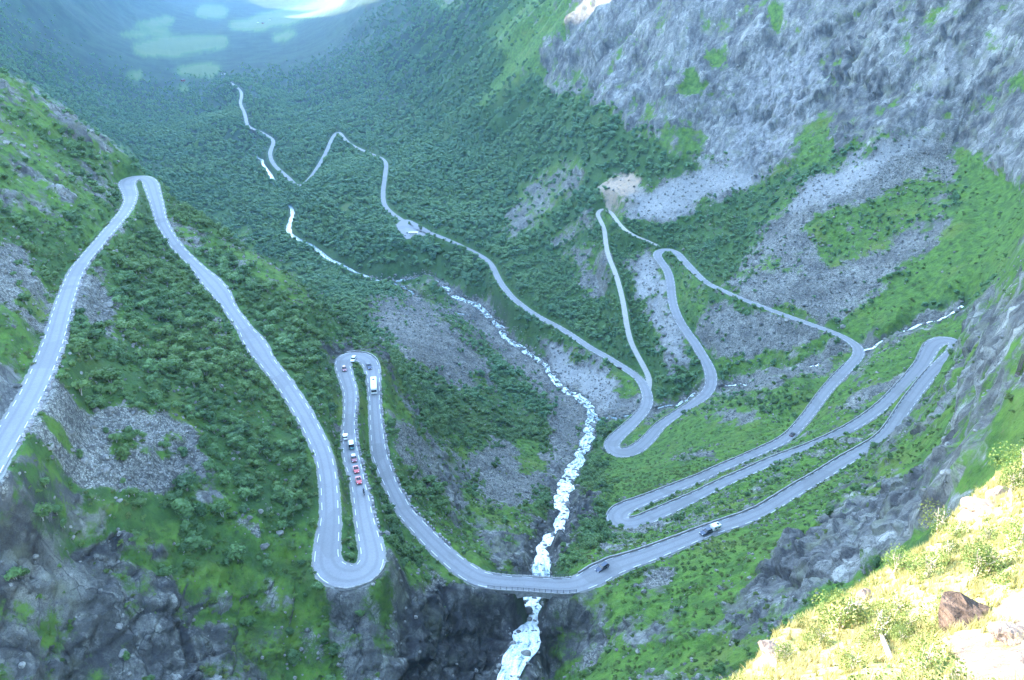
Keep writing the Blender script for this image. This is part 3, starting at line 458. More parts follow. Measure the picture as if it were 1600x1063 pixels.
def rock_color(t, k=1.0):
    st = t.mapv((0.045, 0.05, 0.016), (0.0, -0.72, 0.25))
    a = t.noise(1.0, 7, 0.66, st, 0.5); b = t.noise(0.30 * k, 5, 0.66); c = t.noise(1.9 * k, 4, 0.65)
    r = t.mix(t.ramp(a, 0.33, 0.66), (0.070, 0.071, 0.066), (0.205, 0.205, 0.184))
    r = t.mix(t.ramp(b, 0.50, 0.72, 0, 0.8), r, (0.27, 0.27, 0.245)); r = t.mix(t.ramp(c, 0.50, 0.30, 0.0, 0.75), r, (0.060, 0.058, 0.066))
    st2 = t.noise(1.0, 6, 0.7, t.mapv((0.09, 0.09, 0.011), (0.15, -0.5, 0.0)), 0.3); r = t.mix(t.ramp(st2, 0.46, 0.34, 0.0, 0.75), r, (0.046, 0.047, 0.050)); r = t.mix(t.ramp(st2, 0.60, 0.70, 0.0, 0.28), r, (0.33, 0.33, 0.30))
    d = t.noise(5.5 * k, 3, 0.7); r = t.mix(t.ramp(d, 0.50, 0.34, 0.0, 0.55), r, (0.045, 0.046, 0.043)); r = t.mix(t.ramp(d, 0.56, 0.70, 0.0, 0.28), r, (0.34, 0.34, 0.31))
    dv = t.n('ShaderNodeVectorMath'); dv.operation = 'MULTIPLY_ADD'; nz_ = t.n('ShaderNodeTexNoise'); t.set(nz_.inputs['Vector'], t.pos()); nz_.inputs['Scale'].default_value = 0.12; nz_.inputs['Detail'].default_value = 4
    t.set(dv.inputs[0], nz_.outputs['Color']); dv.inputs[1].default_value = (7, 7, 7); t.set(dv.inputs[2], t.pos())
    for sc_, lo, hi, ck in (((.055, .055, .020), (0.66, 0.66, 0.67), (1.30, 1.29, 1.26), .035), ((.22, .22, .075), (0.70, 0.70, 0.70), (1.28, 1.28, 1.26), .05)):
        mv = t.mapv(sc_, (0.1, -0.70, 0.3), dv.outputs[0]); bw = t.n('ShaderNodeRGBToBW'); t.set(bw.inputs[0], t.voro(1.0, 'Color', 'F1', mv)); r = t.mix(1.0, r, t.mix(t.ramp(bw.outputs[0], .2, .8), lo, hi), 'MULTIPLY')
        r = t.mix(t.math('MULTIPLY', t.ramp(t.voro(1.0, 'Distance', 'DISTANCE_TO_EDGE', mv), 0.0, ck, 0.85, 0.0), t.ramp(b, .42, .58)), r, (0.035, 0.035, 0.034))
    return r, a, b, c
def terrain_material():
    t = NT('mountain_ground', 0.92, 0.15)
    G, K, L, T, D, V, W = (t.attr(n) for n in ('green', 'scree', 'pale', 'trees', 'soil_shade', 'verge', 'wet'))
    rock, a, b, c = rock_color(t)
    rock = t.mix(t.math('MULTIPLY', L, t.ramp(b, 0.25, 0.6)), rock, (0.33, 0.325, 0.315))
    cn = t.noise(0.13, 5, 0.72, t.mapv((1, 0.35, 0.7), (0.5, 0.35, 0.6)), 1.2)
    crack = t.math('ABSOLUTE', t.math('SUBTRACT', cn, 0.5)); rock = t.mix(t.ramp(crack, 0.0, 0.014, 0.45, 0.0), rock, (0.055, 0.053, 0.060))
    cn2 = t.noise(0.030, 6, 0.74, t.mapv((1, 1, 0.32), (0.0, -0.72, 0.3)), 0.8); crack2 = t.math('ABSOLUTE', t.math('SUBTRACT', cn2, 0.5)); rock = t.mix(t.ramp(crack2, 0.0, 0.014, 0.5, 0.0), rock, (0.034, 0.034, 0.036))
    rock = t.mix(t.math('MULTIPLY', t.attr('crack'), t.ramp(c, 0.25, 0.6, 0.55, 0.95)), rock, (0.030, 0.030, 0.032))
    lich = t.noise(0.08, 4, 0.6); rock = t.mix(t.ramp(lich, 0.52, 0.68, 0, 0.45), rock, (0.16, 0.17, 0.10))
    cell = t.voro(1.9); cb = t.n('ShaderNodeRGBToBW'); t.set(cb.inputs[0], cell); cellv = cb.outputs[0]
    cell2 = t.voro(0.6); cb2 = t.n('ShaderNodeRGBToBW'); t.set(cb2.inputs[0], cell2)
    sc = t.mix(t.ramp(cellv, 0.15, 0.85), (0.070, 0.070, 0.064), (0.245, 0.243, 0.215))
    sc = t.mix(t.ramp(cb2.outputs[0], 0.62, 0.8, 0, 0.5), sc, (0.33, 0.33, 0.295))
    edge = t.voro(1.9, 'Distance', 'DISTANCE_TO_EDGE'); sc = t.mix(t.ramp(edge, 0.0, 0.16, 0.8, 0.0), sc, (0.045, 0.043, 0.045))
    sv = t.noise(0.045, 4, 0.65); sc = t.mix(1.0, sc, t.mix(t.ramp(sv, 0.3, 0.7), (0.62, 0.62, 0.62), (1.25, 1.24, 1.2)), 'MULTIPLY')
    sc = t.mix(t.math('MULTIPLY', t.ramp(L, 0.35, 0.9), 0.55), sc, (0.34, 0.34, 0.33))
    stone = t.mix(t.ramp(t.math('ADD', K, t.math('MULTIPLY_ADD', b, 0.8, -0.4)), 0.35, 0.6), rock, sc)
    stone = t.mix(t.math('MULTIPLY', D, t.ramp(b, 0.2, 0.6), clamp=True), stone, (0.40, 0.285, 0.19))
    g1, g2, g3 = t.noise(0.035, 4, 0.6), t.noise(0.22, 4, 0.65), t.noise(1.3, 3, 0.7)
    gr = t.mix(t.ramp(g2, 0.35, 0.65), (0.040, 0.085, 0.018), (0.085, 0.165, 0.025)); gr = t.mix(t.ramp(g1, 0.5, 0.72, 0, 0.7), gr, (0.115, 0.150, 0.030))
    gr = t.mix(t.ramp(g3, 0.55, 0.75, 0, 0.65), gr, (0.115, 0.105, 0.045)); gr = t.mix(t.ramp(g3, 0.45, 0.25, 0, 0.7), gr, (0.020, 0.045, 0.012))
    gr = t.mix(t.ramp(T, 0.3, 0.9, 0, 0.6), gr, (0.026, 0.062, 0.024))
    wood = t.math('MULTIPLY', t.ramp(T, 0.6, 0.95), t.attr('faraway')); cr = t.noise(0.013, 7, 0.72); gr = t.mix(wood, gr, t.mix(t.ramp(cr, 0.36, 0.62), (0.006, 0.018, 0.010), (0.022, 0.050, 0.023)))  # distant canopy colour, darkened to carry the trees' self-shadow
    field = t.math('MULTIPLY', t.ramp(L, 0.4, 0.6), t.ramp(G, 0.6, 0.8)); gr = t.mix(field, gr, t.mix(t.noise(0.006, 2), (0.060, 0.100, 0.036), (0.110, 0.140, 0.050)))
    br = t.math('ADD', t.math('MULTIPLY_ADD', g2, 0.75, -0.375), t.math('MULTIPLY_ADD', g1, 0.7, -0.35)); br = t.math('ADD', br, t.math('MULTIPLY_ADD', g3, 0.5, -0.25))
    gf = t.ramp(t.math('ADD', G, br), 0.36, 0.62)
    sl = t.n('ShaderNodeSeparateXYZ'); t.set(sl.inputs[0], t.n('ShaderNodeNewGeometry').outputs['Normal'])
    gf = t.math('MULTIPLY', gf, t.ramp(t.math('ADD', sl.outputs[2], t.math('MULTIPLY_ADD', g2, 0.3, -0.15)), 0.08, 0.24))
    c_ = t.mix(gf, stone, gr)
    c_ = t.mix(t.ramp(t.math('ADD', V, t.math('MULTIPLY_ADD', g3, 0.9, -0.45)), 0.45, 0.7), c_, t.mix(g3, (0.15, 0.15, 0.14), (0.33, 0.33, 0.295)))
    c_ = t.mix(t.math('MULTIPLY', W, 0.72), c_, (0.040, 0.040, 0.042))
    dk = t.math('MULTIPLY', t.math('MULTIPLY', D, -1.0, clamp=True), t.ramp(b, 0.66, 0.35)); c_ = t.mix(t.math('MULTIPLY', dk, 0.8), c_, (0.022, 0.022, 0.024))  # negative values blacken wet gorge rock and paint shade onto pit and crags
    t.col(c_)
    h = t.bump(t.math('ADD', t.noise(0.28, 7, 0.7, None, 0.4), t.math('MULTIPLY', t.voro(0.45, 'Distance'), 0.35)), 1.2, 0.7)
    h2 = t.bump(cellv, 0.35, 0.5, h); t.nrm(t.bump(g3, 0.25, 0.8, h2))
    return t.m
M = {}
M['terrain'] = terrain_material()
def asphalt():
    t = NT('asphalt', 0.82, 0.35); n1, n2 = t.noise(0.25, 4), t.noise(6, 2)
    c = t.mix(n1, (0.185, 0.185, 0.190), (0.235, 0.235, 0.240)); c = t.mix(t.ramp(n2, 0.55, 0.75, 0, 0.5), c, (0.16, 0.16, 0.165))
    x = t.attr('across'); tr = t.math('ABSOLUTE', t.math('SUBTRACT', t.math('ABSOLUTE', x), 0.42)); c = t.mix(t.ramp(tr, 0.20, 0.04, 0.0, 0.42), c, (0.135, 0.135, 0.138))
    pt = t.noise(0.06, 2, 0.4); c = t.mix(t.ramp(pt, 0.57, 0.585, 0, 0.45), c, (0.15, 0.15, 0.152)); ck = t.math('ABSOLUTE', t.math('SUBTRACT', t.noise(0.7, 4, 0.7), 0.5)); c = t.mix(t.ramp(ck, 0.0, 0.012, 0.5, 0.0), c, (0.08, 0.08, 0.08))
    t.col(c); t.nrm(t.bump(n2, 0.02, 0.4)); return t.m
M['asphalt'] = asphalt()
def plain(name, c, rough=0.6, spec=0.4, var=0.25, scale=1.5, metal=0.0):
    t = NT(name, rough, spec); n = t.noise(scale, 3, vec=t.obj())
    t.col(t.mix(n, tuple(x * (1 - var) for x in c), tuple(min(1, x * (1 + var)) for x in c))); t.b.inputs['Metallic'].default_value = metal; return t.m
M['gravel'] = plain('gravel_surface', (0.33, 0.31, 0.28), 0.95, 0.1, 0.3, 0.6)
M['paint'] = plain('road_paint', (0.78, 0.78, 0.76), 0.7, 0.3, 0.12, 0.4)
M['wallstone'] = None
def stone_mat(name, lo, hi, rand=True, scale=1.2, moss=0.3):
    t = NT(name, 0.9, 0.2); n = t.noise(scale, 4, 0.62, t.obj()); n2 = t.noise(scale * 5, 3, 0.6, t.obj())
    c = t.mix(t.ramp(n, 0.3, 0.7), lo, hi); c = t.mix(t.ramp(n2, 0.45, 0.25, 0, 0.6), c, tuple(x * 0.4 for x in lo))
    if rand: r = t.rnd(); c = t.mix(1.0, c, t.mix(r, (0.55, 0.55, 0.57), (1.35, 1.30, 1.28)), 'MULTIPLY')
    c = t.mix(t.ramp(t.noise(scale * 0.6, 3, 0.6, t.obj()), 0.56, 0.7, 0, moss), c, (0.12, 0.13, 0.05))
    t.col(c); t.nrm(t.bump(n2, 0.08, 0.7)); return t.m
M['boulder'] = stone_mat('boulder_stone', (0.105, 0.105, 0.098), (0.235, 0.235, 0.212))
M['guard'] = stone_mat('guard_stone_granite', (0.20, 0.20, 0.205), (0.36, 0.35, 0.35), True, 2.0, 0.15)
M['masonry'] = stone_mat('dry_masonry', (0.19, 0.185, 0.18), (0.34, 0.33, 0.32), False, 1.1, 0.3)
M['warmrock'] = stone_mat('warm_rock', (0.18, 0.125, 0.095), (0.30, 0.225, 0.18), False, 0.9, 0.2)
def leaf(name, lo, hi, yellow, tr=0.25, sp=(.72, 1.12), band=False):
    t = NT(name, 0.65, 0.25); r = t.rnd(); n = t.noise(1.0, 4, 0.6, t.mapv((.005, .022, .006))) if band else t.noise(0.03, 3); f = t.noise(1.4, 2)
    c = t.mix(r, tuple(x * sp[0] for x in lo), tuple(x * sp[1] for x in hi)); c = t.mix(t.ramp(n, 0.42, 0.66, 0, 0.7), c, yellow); c = t.mix(t.ramp(f, 0.58, 0.3, 0, 0.32), c, tuple(x * 0.45 for x in lo))
    t.col(c)
    ts = t.n('ShaderNodeBsdfTranslucent'); t.set(ts.inputs[0], c); ms = t.n('ShaderNodeMixShader'); ms.inputs[0].default_value = tr
    t.t.links.new(t.b.outputs[0], ms.inputs[1]); t.t.links.new(ts.outputs[0], ms.inputs[2]); t.t.links.new(ms.outputs[0], t.out.inputs[0]); return t.m
M['leaf'] = leaf('birch_leaves', (0.062, 0.135, 0.046), (0.115, 0.205, 0.068), (0.120, 0.190, 0.050))
M['leaf_far'] = leaf('forest_leaves', (0.064, 0.155, 0.064), (0.125, 0.235, 0.088), (0.145, 0.245, 0.075), 0.25, (1.0, .90), True)
M['leaf_sun'] = leaf('shrub_leaves', (0.060, 0.115, 0.025), (0.12, 0.185, 0.045), (0.20, 0.22, 0.06), 0.35)
M['bark'] = plain('birch_bark', (0.30, 0.28, 0.26), 0.85, 0.2, 0.4, 6)
M['wood'] = plain('weathered_timber', (0.10, 0.085, 0.075), 0.85, 0.2, 0.4, 5)
M['rail'] = plain('railing_iron', (0.035, 0.037, 0.040), 0.55, 0.4, 0.2, 3)
M['concrete'] = plain('bridge_concrete', (0.27, 0.265, 0.255), 0.9, 0.2, 0.25, 0.7)
def water_material():
    t = NT('stream_water', 0.18, 0.5)
    al, ac, F = t.attr('along'), t.attr('across'), t.attr('foam')
    cv = t.n('ShaderNodeCombineXYZ'); t.set(cv.inputs[0], t.math('MULTIPLY', al, 0.13)); t.set(cv.inputs[1], t.math('MULTIPLY', ac, 2.2)); 
    n1 = t.noise(1.0, 5, 0.62, cv.outputs[0], 0.25); n2 = t.noise(0.9, 4, 0.7); n3 = t.noise(2.6, 3, 0.6)
    f = t.math('ADD', t.math('MULTIPLY_ADD', n1, 1.3, -0.65), F); f = t.math('ADD', f, t.math('MULTIPLY_ADD', n2, 0.55, -0.275)); f = t.ramp(f, 0.20, 0.66)
    deep = t.mix(n2, (0.040, 0.085, 0.092), (0.15, 0.25, 0.27)); wh = t.mix(t.ramp(n3, 0.35, 0.6), (0.55, 0.64, 0.66), (0.90, 0.91, 0.91))
    t.col(t.mix(f, deep, wh)); t.set(t.b.inputs['Roughness'], t.math('MULTIPLY_ADD', f, 0.65, 0.14))
    t.nrm(t.bump(t.math('ADD', n1, t.math('MULTIPLY', n3, 0.4)), 0.5, 0.8)); return t.m
M['water'] = water_material()
def paint_mat(name, c): 
    t = NT(name, 0.28, 0.5); t.b.inputs['Coat Weight'].default_value = 0.6; t.b.inputs['Coat Roughness'].default_value = 0.08
    n = t.noise(4, 3, vec=t.obj()); t.col(t.mix(n, tuple(x * 0.88 for x in c), c)); return t.m
PAINT = {k: paint_mat('car_paint_' + k, c) for k, c in dict(red=(0.50, 0.02, 0.025), maroon=(0.22, 0.02, 0.03), white=(0.80, 0.80, 0.78), silver=(0.55, 0.56, 0.57), black=(0.012, 0.012, 0.014), navy=(0.02, 0.035, 0.075), teal=(0.03, 0.22, 0.24), grey=(0.22, 0.23, 0.24)).items()}
M['glass'] = (lambda t: (t.col(t.mix(t.noise(2, 2, vec=t.obj()), (0.010, 0.012, 0.014), (0.025, 0.028, 0.032))), t.m)[1])(NT('car_glass', 0.06, 0.6))
M['tyre'] = plain('tyre_rubber', (0.02, 0.02, 0.02), 0.8, 0.3, 0.3, 8)
M['rim'] = plain('wheel_rim', (0.45, 0.45, 0.46), 0.35, 0.5, 0.15, 8, 0.6)
M['lamp'] = plain('lamp_lens', (0.75, 0.76, 0.78), 0.15, 0.6, 0.1, 8)
M['tail'] = plain('tail_lens', (0.35, 0.01, 0.01), 0.2, 0.6, 0.1, 8)
M['trim'] = plain('black_trim', (0.03, 0.03, 0.032), 0.6, 0.3, 0.2, 6)
M['plate'] = plain('number_plate', (0.7, 0.7, 0.68), 0.5, 0.3, 0.05, 8)
M['leather'] = plain('rider_jacket', (0.03, 0.03, 0.035), 0.6, 0.3, 0.3, 8)

# ------------------------------------------------------------------ terrain, roads, streams
me = npmesh('terrain', P, TQ)
wet = np.clip((1 - smst(0.3, 3.0, rvd)) * 0.9, 0, 1)
_pu, _pv = project(P)
for nm, a in (('green', CV[:, 1]), ('scree', CV[:, 2]), ('pale', CV[:, 3]), ('trees', CV[:, 0]), ('soil_shade', CV[:, 4]), ('verge', verge), ('wet', wet), ('crack', crack), ('faraway', smst(1300, 2000, Dv))): fattr(me, nm, a)
link('terrain', me, None, [M['terrain']], kind='structure')
def ribbon(name, P, W, mat, dz=0.0, cols=4, crown=0.0, **pr):
    T, Nn = flat_dir(P); n = len(P); a = np.linspace(-1, 1, cols + 1)
    V = P[:, None, :] + np.concatenate([Nn[:, None, :] * (a[None, :, None] * W[:, None, None] / 2), np.zeros((n, cols + 1, 1))], -1)
    V[..., 2] += dz + crown * (1 - a[None] ** 2)
    i = np.arange(n * (cols + 1)).reshape(n, cols + 1); Qd = np.stack([i[:-1, :-1], i[:-1, 1:], i[1:, 1:], i[1:, :-1]], -1).reshape(-1, 4)
    me = npmesh(name, V.reshape(-1, 3), Qd[:, ::-1]); fattr(me, 'across', np.tile(a, (n, 1)))
    L = np.r_[0, np.cumsum(np.linalg.norm(np.diff(P, axis=0), axis=1))]; fattr(me, 'along', np.tile(L[:, None], (1, cols + 1)))
    return link(name, me, None, [mat], **pr), V, a
def edge_smooth(W): return W
# the bridge joins both roads into one carriageway
ALLP = np.concatenate([UPS[::-1], LOS[1:]]); ALLW = np.concatenate([UPW[::-1], LOW[1:]]); ALLW = ALLW * (1 + 0.05 * fbm(ALLP, 7, 3))
road, _, _ = ribbon('mountain_road', ALLP, ALLW, M['asphalt'], 0.0, 4, 0.04, kind='structure')
ribbon('gravel_track', TRS, TRW, M['gravel'], 0.0, 3, 0.05, kind='structure')
def pad(name, poly3, mat, dz, **pr):
    bm = bmesh.new(); vs = [bm.verts.new((p[0], p[1], p[2] + dz)) for p in poly3]; f = bm.faces.new(vs)
    bmesh.ops.triangulate(bm, faces=[f]); bmesh.ops.recalc_face_normals(bm, faces=bm.faces)
    me = bpy.data.meshes.new(name); bm.to_mesh(me); bm.free(); fattr(me, 'across', np.full(len(me.vertices), 2.0)); return link(name, me, None, [mat], **pr)
pad('parking_area', PARKP, M['asphalt'], -0.03, kind='structure')
# broken edge lines, three metres painted and three left
def edge_lines():
    V, Qd = [], []
    T, Nn = flat_dir(ALLP); L = np.r_[0, np.cumsum(np.linalg.norm(np.diff(ALLP, axis=0), axis=1))]
    Dp = np.hypot(ALLP[:, 0], ALLP[:, 1])
    for sd_ in (-1, 1):
        s0 = 0.0
        while s0 < L[-1] - 4:
            ss = np.linspace(s0, s0 + 3.0, 4); p = np.stack([np.interp(ss, L, ALLP[:, k]) for k in range(3)], 1)
            nn = np.stack([np.interp(ss, L, Nn[:, k]) for k in range(2)], 1); ww = np.interp(ss, L, ALLW)
            if np.interp(s0, L, Dp) < 760:
                b = len(V); wl = 0.13
                for k in range(4):
                    for q in (ww[k] / 2 - 0.42, ww[k] / 2 - 0.42 + wl):
                        V.append((p[k, 0] + sd_ * nn[k, 0] * q, p[k, 1] + sd_ * nn[k, 1] * q, p[k, 2] + 0.04 * (1 - (2 * q / ww[k]) ** 2) + 0.035))
                for k in range(3): Qd.append((b + 2 * k, b + 2 * k + 1, b + 2 * k + 3, b + 2 * k + 2))
            s0 += 6.0
    return npmesh('edge_line', V, Qd)
link('edge_line', edge_lines(), road, [M['paint']], kind='stuff')
def stream(name, P, W, base_foam, cols=8):
    n = len(P); wj = 1 + 0.8 * fbm(P + 7, 24, 3); W2 = W * np.clip(wj, 0.6, 1.45)
    sl = np.abs(np.gradient(P[:, 2]) / (np.linalg.norm(np.gradient(P[:, :2], axis=0), axis=1) + 1e-6))
    o, V, a = ribbon(name, P, W2, M['water'], 0.15, cols, 0.15, kind='structure')
    Vf = V.reshape(-1, 3); Vf[:, 2] += (fbm(Vf, 2.2, 3) * 0.55 + fbm(Vf, 6, 2) * 0.4) * np.repeat(0.6 + np.clip(sl, 0, 1), cols + 1)
    o.data.vertices.foreach_set('co', Vf.astype(np.float32).ravel()); o.data.update()
    fattr(o.data, 'foam', np.repeat(base_foam + np.clip(sl, 0, 0.8) * 0.75, cols + 1)); return o
stream('river', RVS, RVW, 0.20 + 0.10 * smst(450, 600, np.hypot(RVS[:, 0], RVS[:, 1])) - 0.18 * smst(900, 1100, np.hypot(RVS[:, 0], RVS[:, 1]))); stream('side_stream', SDS, SDW, 0.20, 4); stream('river_branch', BRS, BRW, 0.2, 4)
# ------------------------------------------------------------------ naming helpers
def tag(o, label, cat, group=None):
    o['label'] = label; o['category'] = cat
    if group: o['group'] = group
    return o
def thing(name, loc, label, cat, group=None, rz=0.0):
    o = bpy.data.objects.new(name, None); COL.objects.link(o); o.location = loc; o.rotation_euler = (0, 0, rz); o.empty_display_size = 0.5
    return tag(o, label, cat, group)
class MB:                                  # gathers simple shapes into one mesh
    def __init__(s): s.v, s.f, s.mi = [], [], []
    def add(s, vs, fs, mi=0):
        b = len(s.v); s.v += [tuple(map(float, q)) for q in vs]; s.f += [tuple(b + i for i in f) for f in fs]; s.mi += [mi] * len(fs); return s
    def box(s, c, d, rz=0.0, taper=1.0, mi=0):
        x, y, z = d[0] / 2, d[1] / 2, d[2] / 2; vs = []
        for sz, k in ((-1, 1.0), (1, taper)):
            for sx, sy in ((-1, -1), (1, -1), (1, 1), (-1, 1)):
                px, py = sx * x * k, sy * y * k; vs.append((c[0] + px * math.cos(rz) - py * math.sin(rz), c[1] + px * math.sin(rz) + py * math.cos(rz), c[2] + sz * z))
        return s.add(vs, [(3, 2, 1, 0), (4, 5, 6, 7), (0, 1, 5, 4), (1, 2, 6, 5), (2, 3, 7, 6), (3, 0, 4, 7)], mi)
    def bar(s, a, b, r, n=6, r2=None, mi=0):
        a, b = Vector(a), Vector(b); d = (b - a).normalized(); u = d.orthogonal().normalized(); w_ = d.cross(u); r2 = r if r2 is None else r2
        vs = [tuple(p + (u * math.cos(2 * math.pi * k / n) + w_ * math.sin(2 * math.pi * k / n)) * q) for p, q in ((a, r), (b, r2)) for k in range(n)]
        return s.add(vs, [(k, (k + 1) % n, n + (k + 1) % n, n + k) for k in range(n)] + [tuple(range(n))[::-1], tuple(range(n, 2 * n))], mi)
    def mesh(s, name, smooth=False):
        me = bpy.data.meshes.new(name); me.from_pydata(s.v, [], s.f); me.polygons.foreach_set('material_index', s.mi); me.polygons.foreach_set('use_smooth', [smooth] * len(s.f)); me.update(); return me
def part(name, mb, mat, parent, smooth=False):
    return link(name, mb.mesh(name, smooth) if isinstance(mb, MB) else mb, parent, [mat])
# ------------------------------------------------------------------ plants and stones: shapes one unit high or wide
def crown_mesh(seed, leaves, size, lobes=6, z0=0.22, core=True, width=0.42):
    r = np.random.default_rng(seed); V, F = [], []
    cs = [(r.uniform(-.55, .55) * width, r.uniform(-.55, .55) * width, r.uniform(z0 + .12, .80), r.uniform(.16, .27)) for _ in range(lobes)] + [(0, 0, .62, .28)]
    if core:                               # leafy masses in the heart of each lobe
        for cx, cy, cz, cr in cs:
            bm = bmesh.new(); bmesh.ops.create_icosphere(bm, subdivisions=2, radius=1)
            b = len(V)
            for v in bm.verts:
                k = cr * (0.80 + r.uniform(-.26, .26)); V.append((cx + v.co.x * k * 1.05, cy + v.co.y * k * 1.05, cz + v.co.z * k * .9))
            for f in bm.faces:
                if r.random() > 0.12: F.append(tuple(b + v.index for v in f.verts))
            bm.free()
    for _ in range(leaves):
        cx, cy, cz, cr = cs[r.integers(len(cs))]; d = r.normal(size=3); d /= np.linalg.norm(d); q = cr * r.uniform(.75, 1.22)
        p = np.array([cx, cy, cz]) + d * q * [1.1, 1.1, .95]
        n = d + r.normal(size=3) * .7; n /= np.linalg.norm(n); u = np.cross(n, r.normal(size=3)); u /= np.linalg.norm(u); w_ = np.cross(n, u); s = size * r.uniform(.6, 1.4)
        b = len(V); V += [tuple(p - u * s), tuple(p - w_ * s * .7), tuple(p + u * s), tuple(p + w_ * s * .7)]; F.append((b, b + 1, b + 2, b + 3))
    me = bpy.data.meshes.new('crown'); me.from_pydata(V, [], F); me.update(); return me
def trunk_mesh(seed, stems=3, h=.72):
    r = np.random.default_rng(seed); m = MB()
    for k in range(stems):
        a = r.uniform(0, 6.28); p = (0.03 * math.cos(a), 0.03 * math.sin(a), -.08); q = (p[0] + r.uniform(-.08, .08), p[1] + r.uniform(-.08, .08), h * .5); e = (q[0] + r.uniform(-.2, .2), q[1] + r.uniform(-.2, .2), h)
        m.bar(p, q, .022, 5, .016); m.bar(q, e, .016, 5, .006)
        for _ in range(2):
            t = r.uniform(.2, .9); s = tuple(q[i] * (1 - t) + e[i] * t for i in range(3)); m.bar(s, (s[0] + r.uniform(-.2, .2), s[1] + r.uniform(-.2, .2), s[2] + r.uniform(.05, .15)), .008, 4, .003)
    return m.mesh('trunk')
def rock_mesh(seed, sub=1, cuts=9, o0=.55, o1=.85):
    r = np.random.default_rng(seed); bm = bmesh.new(); bmesh.ops.create_icosphere(bm, subdivisions=sub + 1, radius=1)
    pl = [(lambda d: d / np.linalg.norm(d))(r.normal(size=3)) for _ in range(cuts)]; of = r.uniform(o0, o1, cuts); sc = np.array([1, r.uniform(.65, .95), r.uniform(.5, .8)])
    for v in bm.verts:
        p = np.array(v.co)
        for n, o in zip(pl, of):
            e = p @ n - o
            if e > 0: p = p - n * e
        p = p * sc + r.normal(size=3) * .025; v.co = p
    me = bpy.data.meshes.new('rock'); bm.to_mesh(me); bm.free(); return me
CROWNS = [crown_mesh(20 + k, 260, .050, 5 + k % 3) for k in range(5)]; TRUNKS = [trunk_mesh(40 + k) for k in range(5)]
FARS = [crown_mesh(60 + k, 70, .055, 5, .12, True, .40) for k in range(4)]
ROCKS = [rock_mesh(80 + k) for k in range(6)]
for me_ in CROWNS: me_.materials.append(M['leaf'])
for me_ in FARS: me_.materials.append(M['leaf_far'])
for me_ in TRUNKS: me_.materials.append(M['bark'])
for me_ in ROCKS: me_.materials.append(M['boulder'])
def source(name, me): return bpy.data.objects.new(name, me)     # a shape for the scattered masses; never linked to the scene itself
def scatter(name, pts, scl, rot, pick, sources, mat=None):
    """one object of uncountable like pieces"""
    me = bpy.data.meshes.new(name); me.vertices.add(len(pts)); me.vertices.foreach_set('co', np.asarray(pts, np.float32).ravel())
    a = me.attributes.new('size', 'FLOAT_VECTOR', 'POINT'); a.data.foreach_set('vector', np.asarray(scl, np.float32).ravel())
    a = me.attributes.new('turn', 'FLOAT_VECTOR', 'POINT'); a.data.foreach_set('vector', np.asarray(rot, np.float32).ravel())
    a = me.attributes.new('pick', 'INT', 'POINT'); a.data.foreach_set('value', np.asarray(pick, np.int32))
    o = bpy.data.objects.new(name, me); COL.objects.link(o); o['kind'] = 'stuff'
    g = bpy.data.node_groups.new(name, 'GeometryNodeTree'); g.interface.new_socket('Geometry', in_out='INPUT', socket_type='NodeSocketGeometry'); g.interface.new_socket('Geometry', in_out='OUTPUT', socket_type='NodeSocketGeometry')
    N_, Lk = g.nodes, g.links; gi, go = N_.new('NodeGroupInput'), N_.new('NodeGroupOutput')
    mp = N_.new('GeometryNodeMeshToPoints'); Lk.new(gi.outputs[0], mp.inputs[0]); ip = N_.new('GeometryNodeInstanceOnPoints'); Lk.new(mp.outputs[0], ip.inputs['Points'])
    j = N_.new('GeometryNodeJoinGeometry')
    for s_ in reversed(sources):
        oi = N_.new('GeometryNodeObjectInfo'); oi.inputs['Object'].default_value = s_; oi.inputs['As Instance'].default_value = True; Lk.new(oi.outputs['Geometry'], j.inputs[0])
    Lk.new(j.outputs[0], ip.inputs['Instance']); ip.inputs['Pick Instance'].default_value = True
    def na(nm, ty):
        q = N_.new('GeometryNodeInputNamedAttribute'); q.data_type = ty; q.inputs[0].default_value = nm; return q.outputs[0]
    Lk.new(na('pick', 'INT'), ip.inputs['Instance Index']); Lk.new(na('turn', 'FLOAT_VECTOR'), ip.inputs['Rotation']); Lk.new(na('size', 'FLOAT_VECTOR'), ip.inputs['Scale'])
    Lk.new(ip.outputs[0], go.inputs[0]); md = o.modifiers.new('scatter', 'NODES'); md.node_group = g; return o
# ------------------------------------------------------------------ where plants and stones grow
Pg = P.reshape(NR, NC, 3); cA = Pg[:-1, :-1]; cB = Pg[1:, 1:]; e1 = Pg[:-1, 1:] - cA; e2 = Pg[1:, :-1] - cA
AREA = np.abs(e1[..., 0] * e2[..., 1] - e1[..., 1] * e2[..., 0]).ravel()
def quad(a): return a.reshape(NR, NC)[:-1, :-1].ravel()
qD, qz, qs = quad(Dv), quad(N[:, 2]), quad(SEEN.ravel().astype(float)); qT, qG, qK, qL = (quad(CV[:, k]) for k in range(4)); qrd, qrv = quad(rdd), quad(rvd); qaz = np.abs(np.degrees(quad(AZ.ravel())))
qc = (cA + 0.5 * (e1 + e2)).reshape(-1, 3); quu, qvv = project(qc)
in_view = (qaz < 45) & (quu > -120) & (quu < 1720) & (qvv > -60) & (qvv < 1180)
clump = fbm(qc, 16, 3); clump2 = fbm(qc + 900, 5, 2)
def sample(dens):
    lam = np.clip(dens * AREA, 0, 30); k = rng.poisson(lam); i = np.repeat(np.arange(len(lam)), k)
    a, b = rng.random(len(i)), rng.random(len(i)); p = cA.reshape(-1, 3)[i] + e1.reshape(-1, 3)[i] * a[:, None] + e2.reshape(-1, 3)[i] * b[:, None]
    return p, i
Tm = np.clip(qT * (1 + 1.5 * clump + 0.9 * clump2 * (qT < .9)) - (qT < .9) * .10, 0, 1.2)
